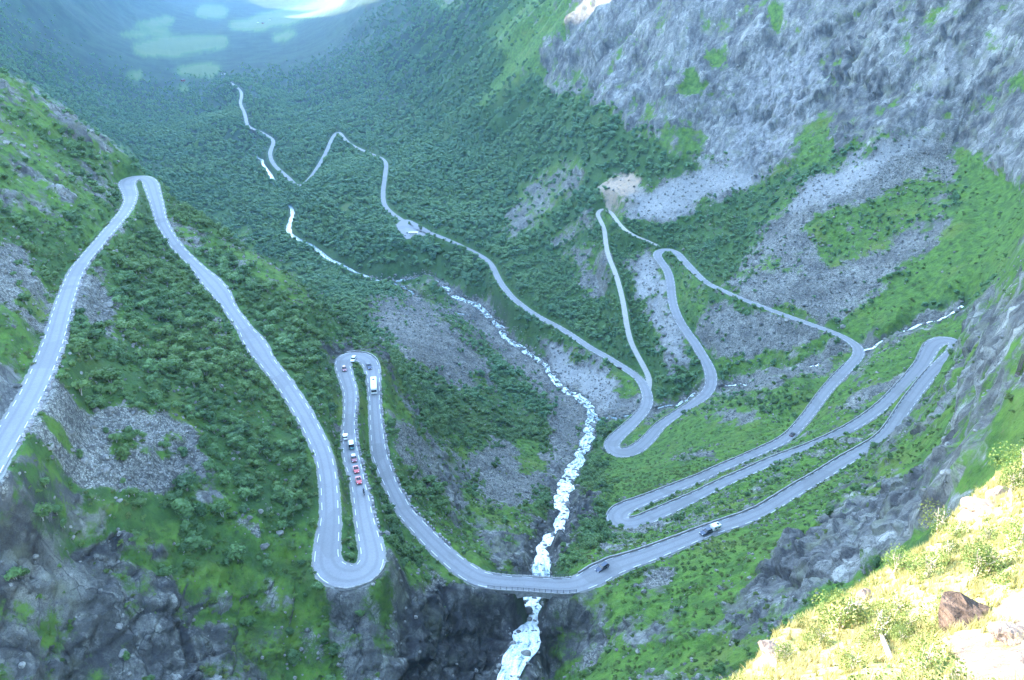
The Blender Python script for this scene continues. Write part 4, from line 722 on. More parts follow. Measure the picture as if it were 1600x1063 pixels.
_br = (qc[:, 0] > -14) & (qc[:, 0] < 24) & (qc[:, 1] > 150) & (qc[:, 1] < 186)
_k = int(np.argmin((project(LOS)[0] - 971) ** 2 + (project(LOS)[1] - 578) ** 2)); _car = LOS[_k] + np.r_[flat_dir(LOS)[1][_k] * 4.0, 0]; Tm *= np.where(qD > 700, .35 + .65 * smst(-.32, -.05, fbm(qc + 4000, 70, 4, .6)), 1)
okp = (np.hypot(qc[:, 0] - _car[0], qc[:, 1] - _car[1]) > 11) & in_view & ~_br & (qrd > 1.6) & (qrv > np.where(((qD > 1300) & (qD < 1470)) | (qD > 1690), -3.0, np.where(qD > 600, 5.5, 2.5))) & (qz > 0.3) & (qs > .5)
dens = np.where(qD < 420, .18, np.where(qD < 800, .085, np.where(qD < 1500, .036, .016 * (1 - smst(1600, 3600, qD))))) * Tm * okp * (qD < 3600) * ~((qL > .5) & (qG > .7))
tp, ti = sample(dens); nT = len(tp)
th = np.where(qD[ti] < 420, np.clip(np.exp(rng.normal(.82, .36, nT)), 1.0, 5.0), np.where(qD[ti] < 800, rng.uniform(1.8, 4.6, nT), np.where(qD[ti] < 1500, rng.uniform(3.5, 8.0, nT), rng.uniform(4.5, 9, nT)))) * (0.7 + 0.45 * np.clip(qT[ti], 0, 1))
th = np.minimum(th, np.maximum(1.0, (qrd[ti] - .2) * 1.25))
tR = np.linalg.norm(tp, axis=1); app = th / tR * (SEEN[:-1, :-1].ravel()[ti]); tu, tv = project(tp)
rim = np.interp(tu, [1140, 1160, 1200, 1300, 1400, 1470, 1500, 1600, 1650], [1100, 1063, 1015, 960, 895, 840, 800, 730, 700])
shown = (tu > 6) & (tu < 1594) & (tv > 6) & (tv < rim - 4)
print('trees', nT)
app = np.where(shown & (tv < 1055), app, 0); big_i = np.argsort(-app)[:300]
WHERE = [(lambda u, v: u < 130 and 330 < v < 480, 'beside the upper stretch of the leftmost road leg'), (lambda u, v: 130 < u < 330 and 420 < v < 560, 'on the upper slope between the two left road legs'), (lambda u, v: 330 <= u < 530 and 560 < v < 740, 'on the lower slope beside the long second road leg'), (lambda u, v: 100 < u < 330 and 560 <= v < 640, 'just above the grey boulder scree at left'),
 (lambda u, v: u < 260 and v > 740, 'on the mossy ground in the lower left corner'), (lambda u, v: u > 560 and u < 680 and v < 760, 'on the cliff edge right of the queue of cars'), (lambda u, v: u > 1000 and v > 880, 'on the green bank below the bridge road'), (lambda u, v: u > 1380, 'among the crags at the right'), (lambda u, v: u > 900 and v < 720, 'between the river hairpin and the stacked road legs'),
 (lambda u, v: u < 130 and v > 330 and v < 720, 'beside the leftmost road leg'), (lambda u, v: v > 740 and u < 520, 'on the rough slope below the left roads'), (lambda u, v: u < 530 and v > 280, 'on the slope between the two left road legs'), (lambda u, v: u < 300, 'on the spur above the upper left hairpin'), (lambda u, v: u < 860, 'on the bank left of the river'), (lambda u, v: True, 'on the green slope right of the river')]
for i in big_i:
    u, v = tu[i], tv[i]; wh = next(t for f, t in WHERE if f(u, v)); h = th[i]; k = int(rng.integers(5))
    o = thing('birch_tree', tuple(tp[i] - [0, 0, .1]), 'leafy green birch among the scrub ' + wh, 'tree', 'birches ' + wh, float(rng.uniform(0, 6.28)))
    sx = h * rng.uniform(1.1, 1.5); o.scale = (sx, sx, h)
    for nm, lst in (('crown', CROWNS), ('trunk', TRUNKS)): link(nm, lst[k], o)
rest = np.ones(nT, bool); rest[big_i] = False
def scatter_trees(name, sel, srcs):
    n = sel.sum(); h = th[sel]; w_ = h * rng.uniform(1.05, 1.5, n)
    scatter(name, tp[sel] - [0, 0, .1], np.stack([w_, w_, h], 1), np.stack([rng.normal(0, .08, n), rng.normal(0, .08, n), rng.uniform(0, 6.28, n)], 1), rng.integers(0, len(srcs), n), srcs)
nearb = rest & (qD[ti] < 450)
scatter_trees('birch_scrub', nearb, [source('scrub_form', m_) for m_ in CROWNS]); scatter_trees('hillside_forest', rest & ~nearb, [source('forest_form', m_) for m_ in FARS])
# boulders on the screes
rk = np.clip(qK * (1 + 1.2 * clump2) + .05 * (qG < .8) , 0, 1.3)
rd_ = np.where(qD < 330, .42, np.where(qD < 520, .20, np.where(qD < 800, .11, np.where(qD < 1200, .03, 0)))) * rk * in_view * ~_br * (qrd > .7) * (qrv > .2) * (qs > .5)
wr_ = np.where((qrv < 2.6) & (qD < 900) & in_view & (qrd > .5), .13, 0)
bp, bi = sample(rd_ + wr_); nB = len(bp); print('boulders', nB)
bs = np.exp(rng.normal(-0.85, .45, nB)) * np.where(qD[bi] < 330, .9, np.where(qD[bi] < 520, 1.2, np.where(qD[bi] < 800, 1.6, 2.2))); bs = np.clip(bs, .2, 2.6); bs = np.minimum(bs, np.maximum(.3, qrd[bi] * .8)); _inr = qrv[bi] < .6; bs = np.where(_inr, np.clip(bs * 1.6, .7, 1.9) * np.where(qD[bi] > 450, 1.25, 1), bs); bp[:, 2] += np.where(_inr, .38, 0)
bu, bv = project(bp); brim = np.interp(bu, [1140, 1160, 1200, 1300, 1400, 1470, 1500, 1600], [1100, 1063, 1015, 960, 895, 840, 800, 730])
bapp = bs / np.linalg.norm(bp, axis=1) * ((bu > 6) & (bu < 1594) & (bv > 6) & (bv < np.minimum(brim - 4, 1055))); bbig = np.argsort(-bapp)[:160]
def rot3(n): return np.stack([rng.uniform(-.5, .5, n), rng.uniform(-.5, .5, n), rng.uniform(0, 6.28, n)], 1)
for i in bbig:
    u, v = bu[i], bv[i]; wh = next(t for f, t in WHERE if f(u, v))
    o = link('boulder', ROCKS[int(rng.integers(6))]); o.location = tuple(bp[i] + [0, 0, bs[i] * .12]); o.scale = (bs[i],) * 3; o.rotation_euler = (rng.uniform(-.4, .4), rng.uniform(-.4, .4), rng.uniform(0, 6.28))
    tag(o, 'large angular grey boulder lying ' + wh, 'boulder', 'boulders ' + wh)
br = np.ones(nB, bool); br[bbig] = False
scatter('scree_boulders', bp[br] + np.stack([0 * bs[br], 0 * bs[br], bs[br] * .1], 1), np.stack([bs[br]] * 3, 1), rot3(br.sum()), rng.integers(0, 6, br.sum()), [source('scree_form', m_) for m_ in ROCKS])
# low tufts and heath on the near slopes
hd = np.where(qD < 330, .35, np.where(qD < 520, .12, np.where(qD < 820, .035, 0))) * np.clip(qG - .15, 0, 1) * in_view * ~_br * (qrd > .5) * (qrv > .8) * (qs > .5) * (qz > .25) * np.clip(.8 + 1.6 * clump2, 0.1, 1.5)
hp, hi_ = sample(hd); nH = len(hp); print('tufts', nH); hs = rng.uniform(.35, 1.0, nH) * np.where(qD[hi_] > 520, 1.7, 1)
TUFTS = [crown_mesh(120 + k, 70, .12, 4, -.1, True, .75) for k in range(3)]
M['tuft'] = leaf('heath_tufts', (0.045, 0.095, 0.020), (0.090, 0.155, 0.030), (0.115, 0.135, 0.035), .2)
for m_ in TUFTS: m_.materials.append(M['tuft'])
scatter('heath_and_ferns', hp, np.stack([hs * 1.5, hs * 1.5, hs * .8], 1), rot3(nH) * [.3, .3, 1], rng.integers(0, 3, nH), [source('tuft_form', m_) for m_ in TUFTS])
# ------------------------------------------------------------------ stone bridge over the falls
def path_at(u, v):
    pu, pv = project(ALLP); i = int(np.argmin((pu - u) ** 2 + (pv - v) ** 2)); T, Nn = flat_dir(ALLP); return i, ALLP[i], T[i], Nn[i]
def bridge():
    i0, i1 = sorted((path_at(765, 906)[0], path_at(898, 914)[0])); seg = ALLP[i0:i1 + 1]; T, Nn = flat_dir(ALLP); nn = Nn[i0:i1 + 1]; tt = T[i0:i1 + 1]; n = len(seg); hw = ALLW[i0:i1 + 1] / 2 + 0.15
    mid = seg[n // 2]; o = thing('stone_bridge', tuple(mid - [0, 0, 14]), 'arched stone road bridge with iron railings spanning the white waterfall', 'bridge'); off = np.array(mid) - [0, 0, 14]
    s = np.linspace(0, 1, n); rise = np.clip(1 - ((s - .55) / .36) ** 2, 0, 1) ** .5; under = np.where(np.abs(s - .55) < .36, -7.0 + 5.2 * rise, -13.0)
    V, F = [], []
    for k in range(n):
        for sd_ in (-1, 1):
            x, y = seg[k, :2] + nn[k] * sd_ * hw[k]; V += [(x - off[0], y - off[1], seg[k, 2] - .12 - off[2]), (x - off[0], y - off[1], seg[k, 2] + under[k] - off[2])]
    for k in range(n - 1):
        a, b = 4 * k, 4 * k + 4; F += [(a, a + 1, b + 1, b), (a + 2, b + 2, b + 3, a + 3), (a + 1, a + 3, b + 3, b + 1), (a, b, b + 2, a + 2)]
    F += [(0, 2, 3, 1), (4 * n - 4, 4 * n - 3, 4 * n - 1, 4 * n - 2)]
    part('arch', MB().add(V, F), M['masonry'], o)
    for sd_ in (-1, 1):
        kb = MB(); rl = MB(); pr = None
        for k in range(n):
            c = np.r_[seg[k, :2] + nn[k] * sd_ * (hw[k] - .02), seg[k, 2]] - off; ang = math.atan2(tt[k, 1], tt[k, 0]); kb.box((c[0], c[1], c[2] + .06), (1.75, .42, .30), ang)
            if pr is not None:
                for h in (.55, 1.0, 1.28): rl.bar(pr + [0, 0, h], c + [0, 0, h], .045, 4)
            pr = c
        part('kerb', kb, M['concrete'], o); part('railing', rl, M['rail'], o)
        for k in range(0, n):
            c = np.r_[seg[k, :2] + nn[k] * sd_ * (hw[k] - .02), seg[k, 2]] - off; part('post', MB().box((c[0], c[1], c[2] + .75), (.12, .12, 1.2)), M['rail'], o)
bridge()
# ------------------------------------------------------------------ low parapet walls along the outer edge of the bends
def parapet(a, b, side, label, h=.55):
    i0, i1 = sorted((path_at(*a)[0], path_at(*b)[0])); seg = ALLP[i0:i1 + 1]; T, Nn = flat_dir(ALLP); nn = Nn[i0:i1 + 1] * side; off = seg[len(seg) // 2]; V, F = [], []
    r = np.random.default_rng(i0)
    for k in range(len(seg)):
        hh = h + r.uniform(-.1, .1)
        for q, z in ((.05, -.9), (.0, hh), (.42, hh + r.uniform(-.05, .05)), (.62, -1.6)):
            x, y = seg[k, :2] + nn[k] * (ALLW[i0 + k] / 2 + q + r.uniform(-.04, .04)); V.append((x - off[0], y - off[1], seg[k, 2] + z - off[2]))
        if k: c = 4 * k; F += [(c - 4 + j, c + j, c + j + 1, c - 3 + j) for j in range(3)]
    F += [(0, 1, 2, 3), tuple(4 * len(seg) - q for q in (1, 2, 3, 4))]
    bm = bmesh.new(); vs = [bm.verts.new(v) for v in V]
    for f in F: bm.faces.new([vs[i] for i in f])
    bmesh.ops.recalc_face_normals(bm, faces=bm.faces); me = bpy.data.meshes.new('parapet_wall'); bm.to_mesh(me); bm.free()
    o = link('parapet_wall', me, None, [M['masonry']]); o.location = tuple(off); tag(o, label, 'wall', 'parapet walls along the road'); return o
parapet((917, 907), (1462, 575), 1, 'grey stone parapet along the valley side of the road climbing right from the bridge')
parapet((1455, 537), (985, 815), -1, 'grey stone parapet along the middle of the three stacked road legs')
parapet((968, 814), (1330, 572), 1, 'grey stone parapet along the lowest of the three stacked road legs')
parapet((1025, 400), (1108, 600), -1, 'low stone wall above the pale boulder bank by the upper right hairpin')
parapet((1085, 630), (962, 706), -1, 'low stone wall on the inner road beside the side stream culvert')
parapet((955, 700), (1010, 625), 1, 'low stone wall round the hairpin beside the white river')
parapet((592, 887), (535, 902), -1, 'short stone wall round the wide hairpin above the cliff')
parapet((584, 585), (545, 556), 1, 'grey stone wall round the upper hairpin full of cars')
# ------------------------------------------------------------------ guard stones
def guard_mesh(seed):
    r = np.random.default_rng(seed); bm = bmesh.new(); bmesh.ops.create_cube(bm, size=1); bmesh.ops.subdivide_edges(bm, edges=bm.edges, cuts=1)
    for v in bm.verts: v.co = Vector((v.co.x * (1 - .3 * (v.co.z > 0)) + r.normal() * .05, v.co.y * (1 - .3 * (v.co.z > 0)) + r.normal() * .05, v.co.z + r.normal() * .04))
    me = bpy.data.meshes.new('guard_stone'); bm.to_mesh(me); bm.free(); me.materials.append(M['guard']); return me
GS = [guard_mesh(300 + k) for k in range(5)]; NGS = [0]
def guards(a, b, side, step, label, group):
    i0, i1 = sorted((path_at(*a)[0], path_at(*b)[0])); T, Nn = flat_dir(ALLP); L = np.r_[0, np.cumsum(np.linalg.norm(np.diff(ALLP[i0:i1 + 1, :2], axis=0), axis=1))]
    for s in np.arange(0, L[-1], step):
        k = i0 + int(np.searchsorted(L, s)); k = min(k, i1); p = ALLP[k]; n_ = Nn[k] * side; q = ALLW[k] / 2 + .45 + rng.uniform(-.12, .12)
        o = link('guard_stone', None) if False else bpy.data.objects.new('guard_stone', GS[int(rng.integers(5))]); COL.objects.link(o)
        sc = rng.uniform(.62, .95); o.scale = (sc * 1.25, sc * .9, sc * 1.0); o.location = (p[0] + n_[0] * q, p[1] + n_[1] * q, p[2] + sc * .28); o.rotation_euler = (rng.normal(0, .08), rng.normal(0, .08), math.atan2(T[k, 1], T[k, 0]) + rng.normal(0, .25)); tag(o, label, 'guard stone', group); NGS[0] += 1
guards((0, 700), (166, 366), -1, 1.9, 'squat grey guard stone on the outer edge of the leftmost road leg', 'guard stones of the leftmost road leg')
guards((547, 625), (578, 840), -1, 1.9, 'squat grey guard stone beside the road leg with the queue of cars', 'guard stones of the middle road leg')
guards((586, 610), (690, 858), 1, 2.0, 'squat grey guard stone above the scree along the road leg down to the bridge', 'guard stones of the leg down to the bridge')
print('guard stones', NGS[0])
# ------------------------------------------------------------------ vehicles
def loft(secs, mi=0):                      # cross sections along x: (x, half width bottom, half width top, z bottom, z top)
    m = MB(); V, F = [], []
    for x, wb, wt, zb, zt in secs: V += [(x, -wb, zb), (x, wb, zb), (x, wb * 1.01, zb + (zt - zb) * .55), (x, wt, zt), (x, -wt, zt), (x, -wb * 1.01, zb + (zt - zb) * .55)]
    for k in range(len(secs) - 1):
        for j in range(6): F.append((6 * k + j, 6 * k + (j + 1) % 6, 6 * k + 6 + (j + 1) % 6, 6 * k + 6 + j))
    F += [tuple(range(6))[::-1], tuple(6 * (len(secs) - 1) + j for j in range(6))]; return m.add(V, F, mi)
def wheel(parent, x, y, r=.32, w=.2):
    t = part('wheel', MB().bar((x, y - w / 2, r), (x, y + w / 2, r), r, 12), M['tyre'], parent); s = 1 if y > 0 else -1
    part('rim', MB().bar((x, y + s * w * .3, r), (x, y + s * (w * .5 + .012), r), r * .62, 10), M['rim'], t)
CARM = {}
def car(loc, rz, color, label, style='hatch', group='cars on the mountain road', pitch=0.0, roof=None, name='car'):
    o = thing(name, loc, label, 'car', group, rz); o.rotation_euler = (0, pitch, rz)
    L, Wd, H = {'hatch': (4.0, .86, 1.46), 'estate': (4.65, .89, 1.47), 'suv': (4.6, .93, 1.72), 'van': (4.9, .97, 2.05), 'saloon': (4.6, .89, 1.44), 'open': (3.95, .85, 1.2)}[style]
    h = L / 2; bl = .88 if style not in ('suv', 'van') else 1.0
    body = loft([(-h, Wd * .86, Wd * .80, .38, bl * .88), (-h + .12, Wd * .97, Wd * .90, .26, bl * .97), (-h * .55, Wd, Wd * .94, .22, bl), (h * .30, Wd, Wd * .93, .22, bl), (h * .55, Wd, Wd * .90, .22, bl * .93), (h - .18, Wd * .95, Wd * .84, .26, bl * .80), (h, Wd * .84, Wd * .72, .36, bl * .62)])
    part('body', body, PAINT[color], o)
    fr, rr = {'hatch': (.34, -.86), 'estate': (.34, -.93), 'suv': (.36, -.92), 'van': (.62, -.96), 'saloon': (.32, -.62), 'open': (.30, -.30)}[style]; back = {'hatch': .16, 'estate': .18, 'suv': .12, 'van': .05, 'saloon': .36, 'open': .1}[style]
    x0, x1, x2, x3 = h * rr, h * rr + back * h, h * fr - .62 * (H - bl) - .28, h * fr
    if style == 'open':
        part('windscreen', loft([(x3 - .55, Wd * .80, Wd * .70, bl + .0, H), (x3 - .42, Wd * .82, Wd * .74, bl - .02, H - .12), (x3, Wd * .84, Wd * .82, bl - .05, bl + .03)]), M['glass'], o)
        part('cockpit', MB().box((-.25, 0, bl + .0), (1.3, Wd * 1.5, .12)), M['trim'], o)
        for sy in (-1, 1): part('seat', MB().box((-.45, sy * .36, bl + .16), (.32, .46, .42), 0, .8), M['leather'], o)
    else:
        part('window_band', loft([(x0, Wd * .88, Wd * .80, bl - .02, bl + .06), (x1, Wd * .90, Wd * .74, bl - .03, H - .05), (x2, Wd * .90, Wd * .74, bl - .03, H - .05), (x3, Wd * .88, Wd * .84, bl - .03, bl + .03)]), M['glass'], o)
        part('roof', loft([(x1 - .02, Wd * .745, Wd * .66, H - .07, H - .01), (x1 + .25, Wd * .76, Wd * .68, H - .07, H + .02), (x2 - .25, Wd * .76, Wd * .68, H - .07, H + .02), (x2 + .03, Wd * .745, Wd * .66, H - .08, H - .02)]), PAINT[roof or color], o)
        for sy in (-1, 1): part('pillar', MB().bar((x1 * .45 + x2 * .55, sy * Wd * .915, bl - .02), (x1 * .45 + x2 * .55, sy * Wd * .752, H - .05), .055, 5), PAINT[color], o)
    for sy in (-1, 1):
        part('headlight', MB().box((h - .10, sy * Wd * .66, bl * .68), (.20, Wd * .34, .15)), M['lamp'], o); part('tail_light', MB().box((-h + .05, sy * Wd * .72, bl * .80), (.14, Wd * .24, .22)), M['tail'], o)
        part('wing_mirror', MB().box((h * .30, sy * (Wd + .09), bl + .08), (.14, .18, .13)), PAINT[color], o)
        for sx in (-.60, .62): wheel(o, sx * h, sy * (Wd - .09))
    part('number_plate', MB().box((-h - .005, 0, .62), (.02, .5, .11)), M['plate'], o); part('front_bumper', MB().box((h - .02, 0, .36), (.12, Wd * 1.5, .16)), M['trim'], o)
    return o
def on_road(u, v, sign):
    i, p, T, Nn = path_at(u, v); z = p[2] + .03
    for _ in range(3): q = at_z(u, v, z + .45); i = int(np.argmin((ALLP[:, 0] - q[0]) ** 2 + (ALLP[:, 1] - q[1]) ** 2 + 4 * (ALLP[:, 2] - z) ** 2)); z = ALLP[i, 2] + .04
    Tt, _ = flat_dir(ALLP); d = Tt[i] * sign; j0, j1 = max(i - 3, 0), min(i + 3, len(ALLP) - 1); g = (ALLP[j1, 2] - ALLP[j0, 2]) / np.linalg.norm(ALLP[j1, :2] - ALLP[j0, :2]) * sign
    return (q[0], q[1], z), math.atan2(d[1], d[0]), -math.atan(g)
DBG = []
def put(u, v, sign, color, label, style='hatch', turn=0.0, **k):
    loc, rz, pt = on_road(u, v, sign)
    DBG.append((label[:34], (u, v), [round(float(q[0])) for q in project(np.array([loc]) + [0, 0, .6])], 'ground above by', round(float(ground(loc[0], loc[1])) - loc[2], 2), 'dist to road', round(float(near_field(np.array([loc[:2]]), ROADS, 16.0)[1][0]), 2)))
    return car(loc, rz + turn, color, label, style, pitch=pt, **k)
# ALLP runs downhill from the upper left to the valley
put(538, 577, -1, 'maroon', 'dark red hatchback entering the upper hairpin from the left leg', 'hatch')
put(552, 562, -1, 'silver', 'silver estate car seen side on at the top of the hairpin', 'estate')
put(576.5, 572, 1, 'navy', 'dark blue car rounding the hairpin ahead of the coach', 'saloon')
put(539.5, 683, 1, 'white', 'white car hugging the left edge of the road behind the teal van', 'hatch')
put(549, 696, 1, 'teal', 'teal camper van with a white roof leading the queue of red cars', 'van', roof='white', name='camper_van')
put(553, 717, -1, 'maroon', 'dark red car with a pale grey roof behind the teal van', 'hatch', roof='silver')  # silver roof paint stands in for the sky's reflection
put(556.5, 734, -1, 'red', 'red open two seater between the grey roofed car and another red car', 'open')
put(560.5, 751, -1, 'red', 'bright red open two seater lowest in the queue', 'open')
put(941, 887, 1, 'navy', 'dark blue estate car just right of the stone bridge', 'estate', turn=3.14159)
put(1238, 679, 1, 'black', 'black saloon alone on the lowest of the stacked legs', 'saloon')
q_ = at_z(970, 584.5, -299.5); i_ = path_at(971, 578)[0]; q_ = ALLP[i_] + np.r_[flat_dir(ALLP)[1][i_] * (ALLW[i_] / 2 + .3), 0]; DBG.append(('PARKED', [float(a[0]) for a in project(q_)], list(q_), float(ground(q_[0], q_[1])), i_)); car((q_[0], q_[1], max(float(ground(q_[0], q_[1])), q_[2] - .1) + .05), math.atan2(*flat_dir(ALLP)[0][i_][::-1]) + .2, 'black', 'dark car parked on the gravel edge by the lower hairpin', 'estate')
tow = put(1103, 832, -1, 'navy', 'dark blue four by four towing a white caravan', 'suv')
def long_vehicle(name, loc, rz, pitch, L, Wd, H, label, cat, group, windows=True, hatches=2, cab=True):
    o = thing(name, loc, label, cat, group, rz); o.rotation_euler = (0, pitch, rz); h = L / 2
    part('body', loft([(-h, Wd * .94, Wd * .86, .5, H - .12), (-h + .2, Wd, Wd * .93, .42, H), (h - .5, Wd, Wd * .93, .42, H), (h - .06, Wd * .97, Wd * .88, .45, H - .15), (h, Wd * .9, Wd * .8, .5, H * .55)]), PAINT['white'], o)
    if windows:
        for sy in (-1, 1):
            for k in range(int(L / 1.6)): part('side_window', MB().box((-h + .9 + k * 1.5, sy * (Wd + .008), H * .62), (1.25, .05, H * .26)), M['glass'], o)
    if cab: part('windscreen', MB().box((h - .10, 0, H * .60), (.26, Wd * 1.7, H * .34)), M['glass'], o)
    part('rear_window', MB().box((-h + .02, 0, H * .62), (.06, Wd * 1.4, H * .26)), M['glass'], o)
    for k in range(hatches): part('roof_hatch', MB().box((-h * .5 + k * L * .38, 0, H + .07), (.75, .9, .14), 0, .85), M['trim' if k % 2 == 0 else 'rim'], o)
    for sy in (-1, 1):
        for sx in ((-.58, .62) if cab else (-.08,)): wheel(o, sx * h, sy * (Wd - .12), .42 if cab else .33, .26)
        part('tail_light', MB().box((-h, sy * Wd * .75, .9), (.08, .18, .3)), M['tail'], o)
        if cab: part('headlight', MB().box((h - .04, sy * Wd * .66, .8), (.14, .32, .18)), M['lamp'], o)
    return o
l_, r_, p_ = on_road(584.3, 606, 1); long_vehicle('coach', l_, r_, p_, 8.4, 1.2, 3.0, 'long white coach with dark roof hatches descending below the hairpin', 'coach', None)
l_, r_, p_ = on_road(1117.5, 825.5, -1); cv = long_vehicle('caravan', l_, r_, p_, 3.3, .98, 2.0, 'white caravan towed behind the dark blue car', 'caravan', None, True, 1, False)
part('drawbar', MB().bar((1.6, .3, .5), (3.0, 0, .5), .05, 5).bar((1.6, -.3, .5), (3.0, 0, .5), .05, 5), M['trim'], cv)
def motorcycle(u, v, sign):
    loc, rz, pt = on_road(u, v, sign); o = thing('motorcycle', loc, 'black motorcycle with a luggage box at the road edge', 'motorcycle', None, rz)
    for x in (-.72, .72): w_ = part('wheel', MB().bar((x, -.07, .33), (x, .07, .33), .33, 14), M['tyre'], o); part('rim', MB().bar((x, -.075, .33), (x, .075, .33), .2, 10), M['rim'], w_)
    part('frame', loft([(-.85, .10, .08, .72, .86), (-.4, .15, .12, .45, .84), (.1, .18, .15, .36, .98), (.45, .16, .10, .55, 1.02), (.62, .08, .05, .80, .98)]), PAINT['black'], o); part('handlebar', MB().bar((.48, -.38, 1.08), (.48, .38, 1.08), .025, 6).bar((.7, 0, .35), (.5, 0, 1.08), .035, 6), M['rail'], o); part('luggage_box', MB().box((-.85, 0, 1.05), (.42, .48, .34)), M['trim'], o); part('headlight', MB().box((.66, 0, .92), (.1, .18, .16)), M['lamp'], o)
    # the rider: one continuous skinned figure, seated and leaning to the bars
    J = [(-.20, 0, .92), (-.12, 0, 1.15), (0, 0, 1.38), (.04, 0, 1.50), (.07, 0, 1.66), (0, .2, 1.40), (.18, .30, 1.20), (.44, .30, 1.12), (0, -.2, 1.40), (.18, -.30, 1.20), (.44, -.30, 1.12), (.20, .20, .80), (-.02, .22, .42), (.14, .23, .36), (.20, -.20, .80), (-.02, -.22, .42), (.14, -.23, .36)]
    E = [(0, 1), (1, 2), (2, 3), (3, 4), (2, 5), (5, 6), (6, 7), (2, 8), (8, 9), (9, 10), (0, 11), (11, 12), (12, 13), (0, 14), (14, 15), (15, 16)]; RR = [.16, .17, .18, .07, .06, .085, .065, .05, .085, .065, .05, .10, .07, .06, .10, .07, .06]
    me = bpy.data.meshes.new('person'); me.from_pydata(J, E, []); ob = bpy.data.objects.new('person', me); COL.objects.link(ob); md = ob.modifiers.new('skin', 'SKIN'); ob.modifiers.new('smooth', 'SUBSURF').levels = 1
    for k, q in enumerate(RR): me.skin_vertices[0].data[k].radius = (q, q)
    me.skin_vertices[0].data[0].use_root = True; me.materials.append(M['leather']); ob.location = loc; ob.rotation_euler = (0, 0, rz); tag(ob, 'motorcyclist in dark clothing and helmet riding at the road edge', 'person')
    bm = bmesh.new(); bmesh.ops.create_icosphere(bm, subdivisions=2, radius=.15)
    for v_ in bm.verts: v_.co = Vector((v_.co.x * 1.1 + .09, v_.co.y * .92, v_.co.z + 1.70))
    hm = bpy.data.meshes.new('helmet'); bm.to_mesh(hm); bm.free(); link('helmet', hm, ob, [PAINT['black']]); part('visor', MB().box((.225, 0, 1.71), (.06, .2, .09)), M['glass'], ob)
motorcycle(568.5, 769.5, 1)
# the car park in the valley
def on_pad(u, v): return tuple(at_z(u, v, ZPARK + .02))
p0 = on_pad(646, 366.5); long_vehicle('tour_bus', p0, .05, 0, 11.5, 1.27, 3.1, 'white tour bus standing across the valley car park', 'bus', None)
car(on_pad(636, 364.5), 1.9, 'black', 'black car parked beside the white bus in the valley car park', 'hatch', 'cars in the valley car park')
car(on_pad(633, 368.5), 2.2, 'grey', 'grey car at the corner of the valley car park', 'hatch', 'cars in the valley car park')
for k, (u, v) in enumerate([(639.5, 350.5), (641, 352), (656.5, 358), (657.5, 360)]):
    pz = at_z(u, v, ZPARK); o = thing('roadside_tree', tuple(pz - [0, 0, .1]), ['bushy dark tree at the upper left end of the car park island', 'smaller bush next to the dark tree on the car park island', 'taller green tree at the lower right of the car park island', 'dark rounded tree nearest the bus on the car park island'][k], 'tree', 'trees on the car park island', k * 1.3)
    hh = [4.5, 2.6, 6.5, 4.5][k]; o.scale = (hh * 1.1, hh * 1.1, hh); link('crown', CROWNS[k % 5], o); link('trunk', TRUNKS[k % 5], o)
isl = [at_z(u, v, ZPARK) for u, v in ((637.5, 350), (640, 349.3), (660, 361.5), (658.5, 363.5), (655, 362))]; pad('island', isl, M['terrain'], .06, kind='structure')
# a few farmhouses in the far valley
def farmhouse(u, v, z, rz, wall, roof, label):
    p = at_z(u, v, z); p[2] = float(ground(p[0], p[1])); o = thing('farmhouse', tuple(p), label, 'house', 'farm buildings in the far valley', rz)
    part('wall', MB().box((0, 0, 2.4), (13, 8.5, 5.6)), wall, o); m = MB(); V = [(-7, -5, 5.0), (7, -5, 5.0), (7, 5, 5.0), (-7, 5, 5.0), (-7, 0, 8.6), (7, 0, 8.6)]; m.add(V, [(0, 1, 5, 4), (2, 3, 4, 5), (0, 4, 3), (1, 2, 5), (3, 2, 1, 0)]); rf = part('roof', m, roof, o); part('chimney', MB().box((2, .6, 8.6), (.9, .9, 1.8)), M['masonry'], rf)
    for k in (-4, -1.3, 1.3, 4): part('window', MB().box((k, -4.27, 3.0), (1.2, .08, 1.3)), M['glass'], o)
    part('door', MB().box((0, 4.27, 1.4), (1.1, .08, 2.2)), M['wood'], o)
RED = plain('red_barn_boards', (0.28, 0.05, 0.04), .8, .2, .2, .5); SLATE = plain('slate_roof', (0.10, 0.10, 0.11), .7, .3, .2, .5)
for u, v, z, rz, wl, lb in [(402, 27, -440, .3, PAINT['white'], 'white farmhouse at the left end of the sunlit field strip'), (410, 31, -440, 1.1, RED, 'red barn below the sunlit field strip'), (421, 24, -442, .5, PAINT['white'], 'white farmhouse within the sunlit strip'), (348, 108, -424, .2, PAINT['white'], 'white farmhouse beside the pale oval field'), (283, 111, -424, .9, RED, 'red barn at the left edge of the pale oval field'), (45, 26.5, -260, .5, PAINT['white'], 'lone white farmhouse on the far left valley side')]: farmhouse(u, v, z, rz, wl, SLATE, lb)
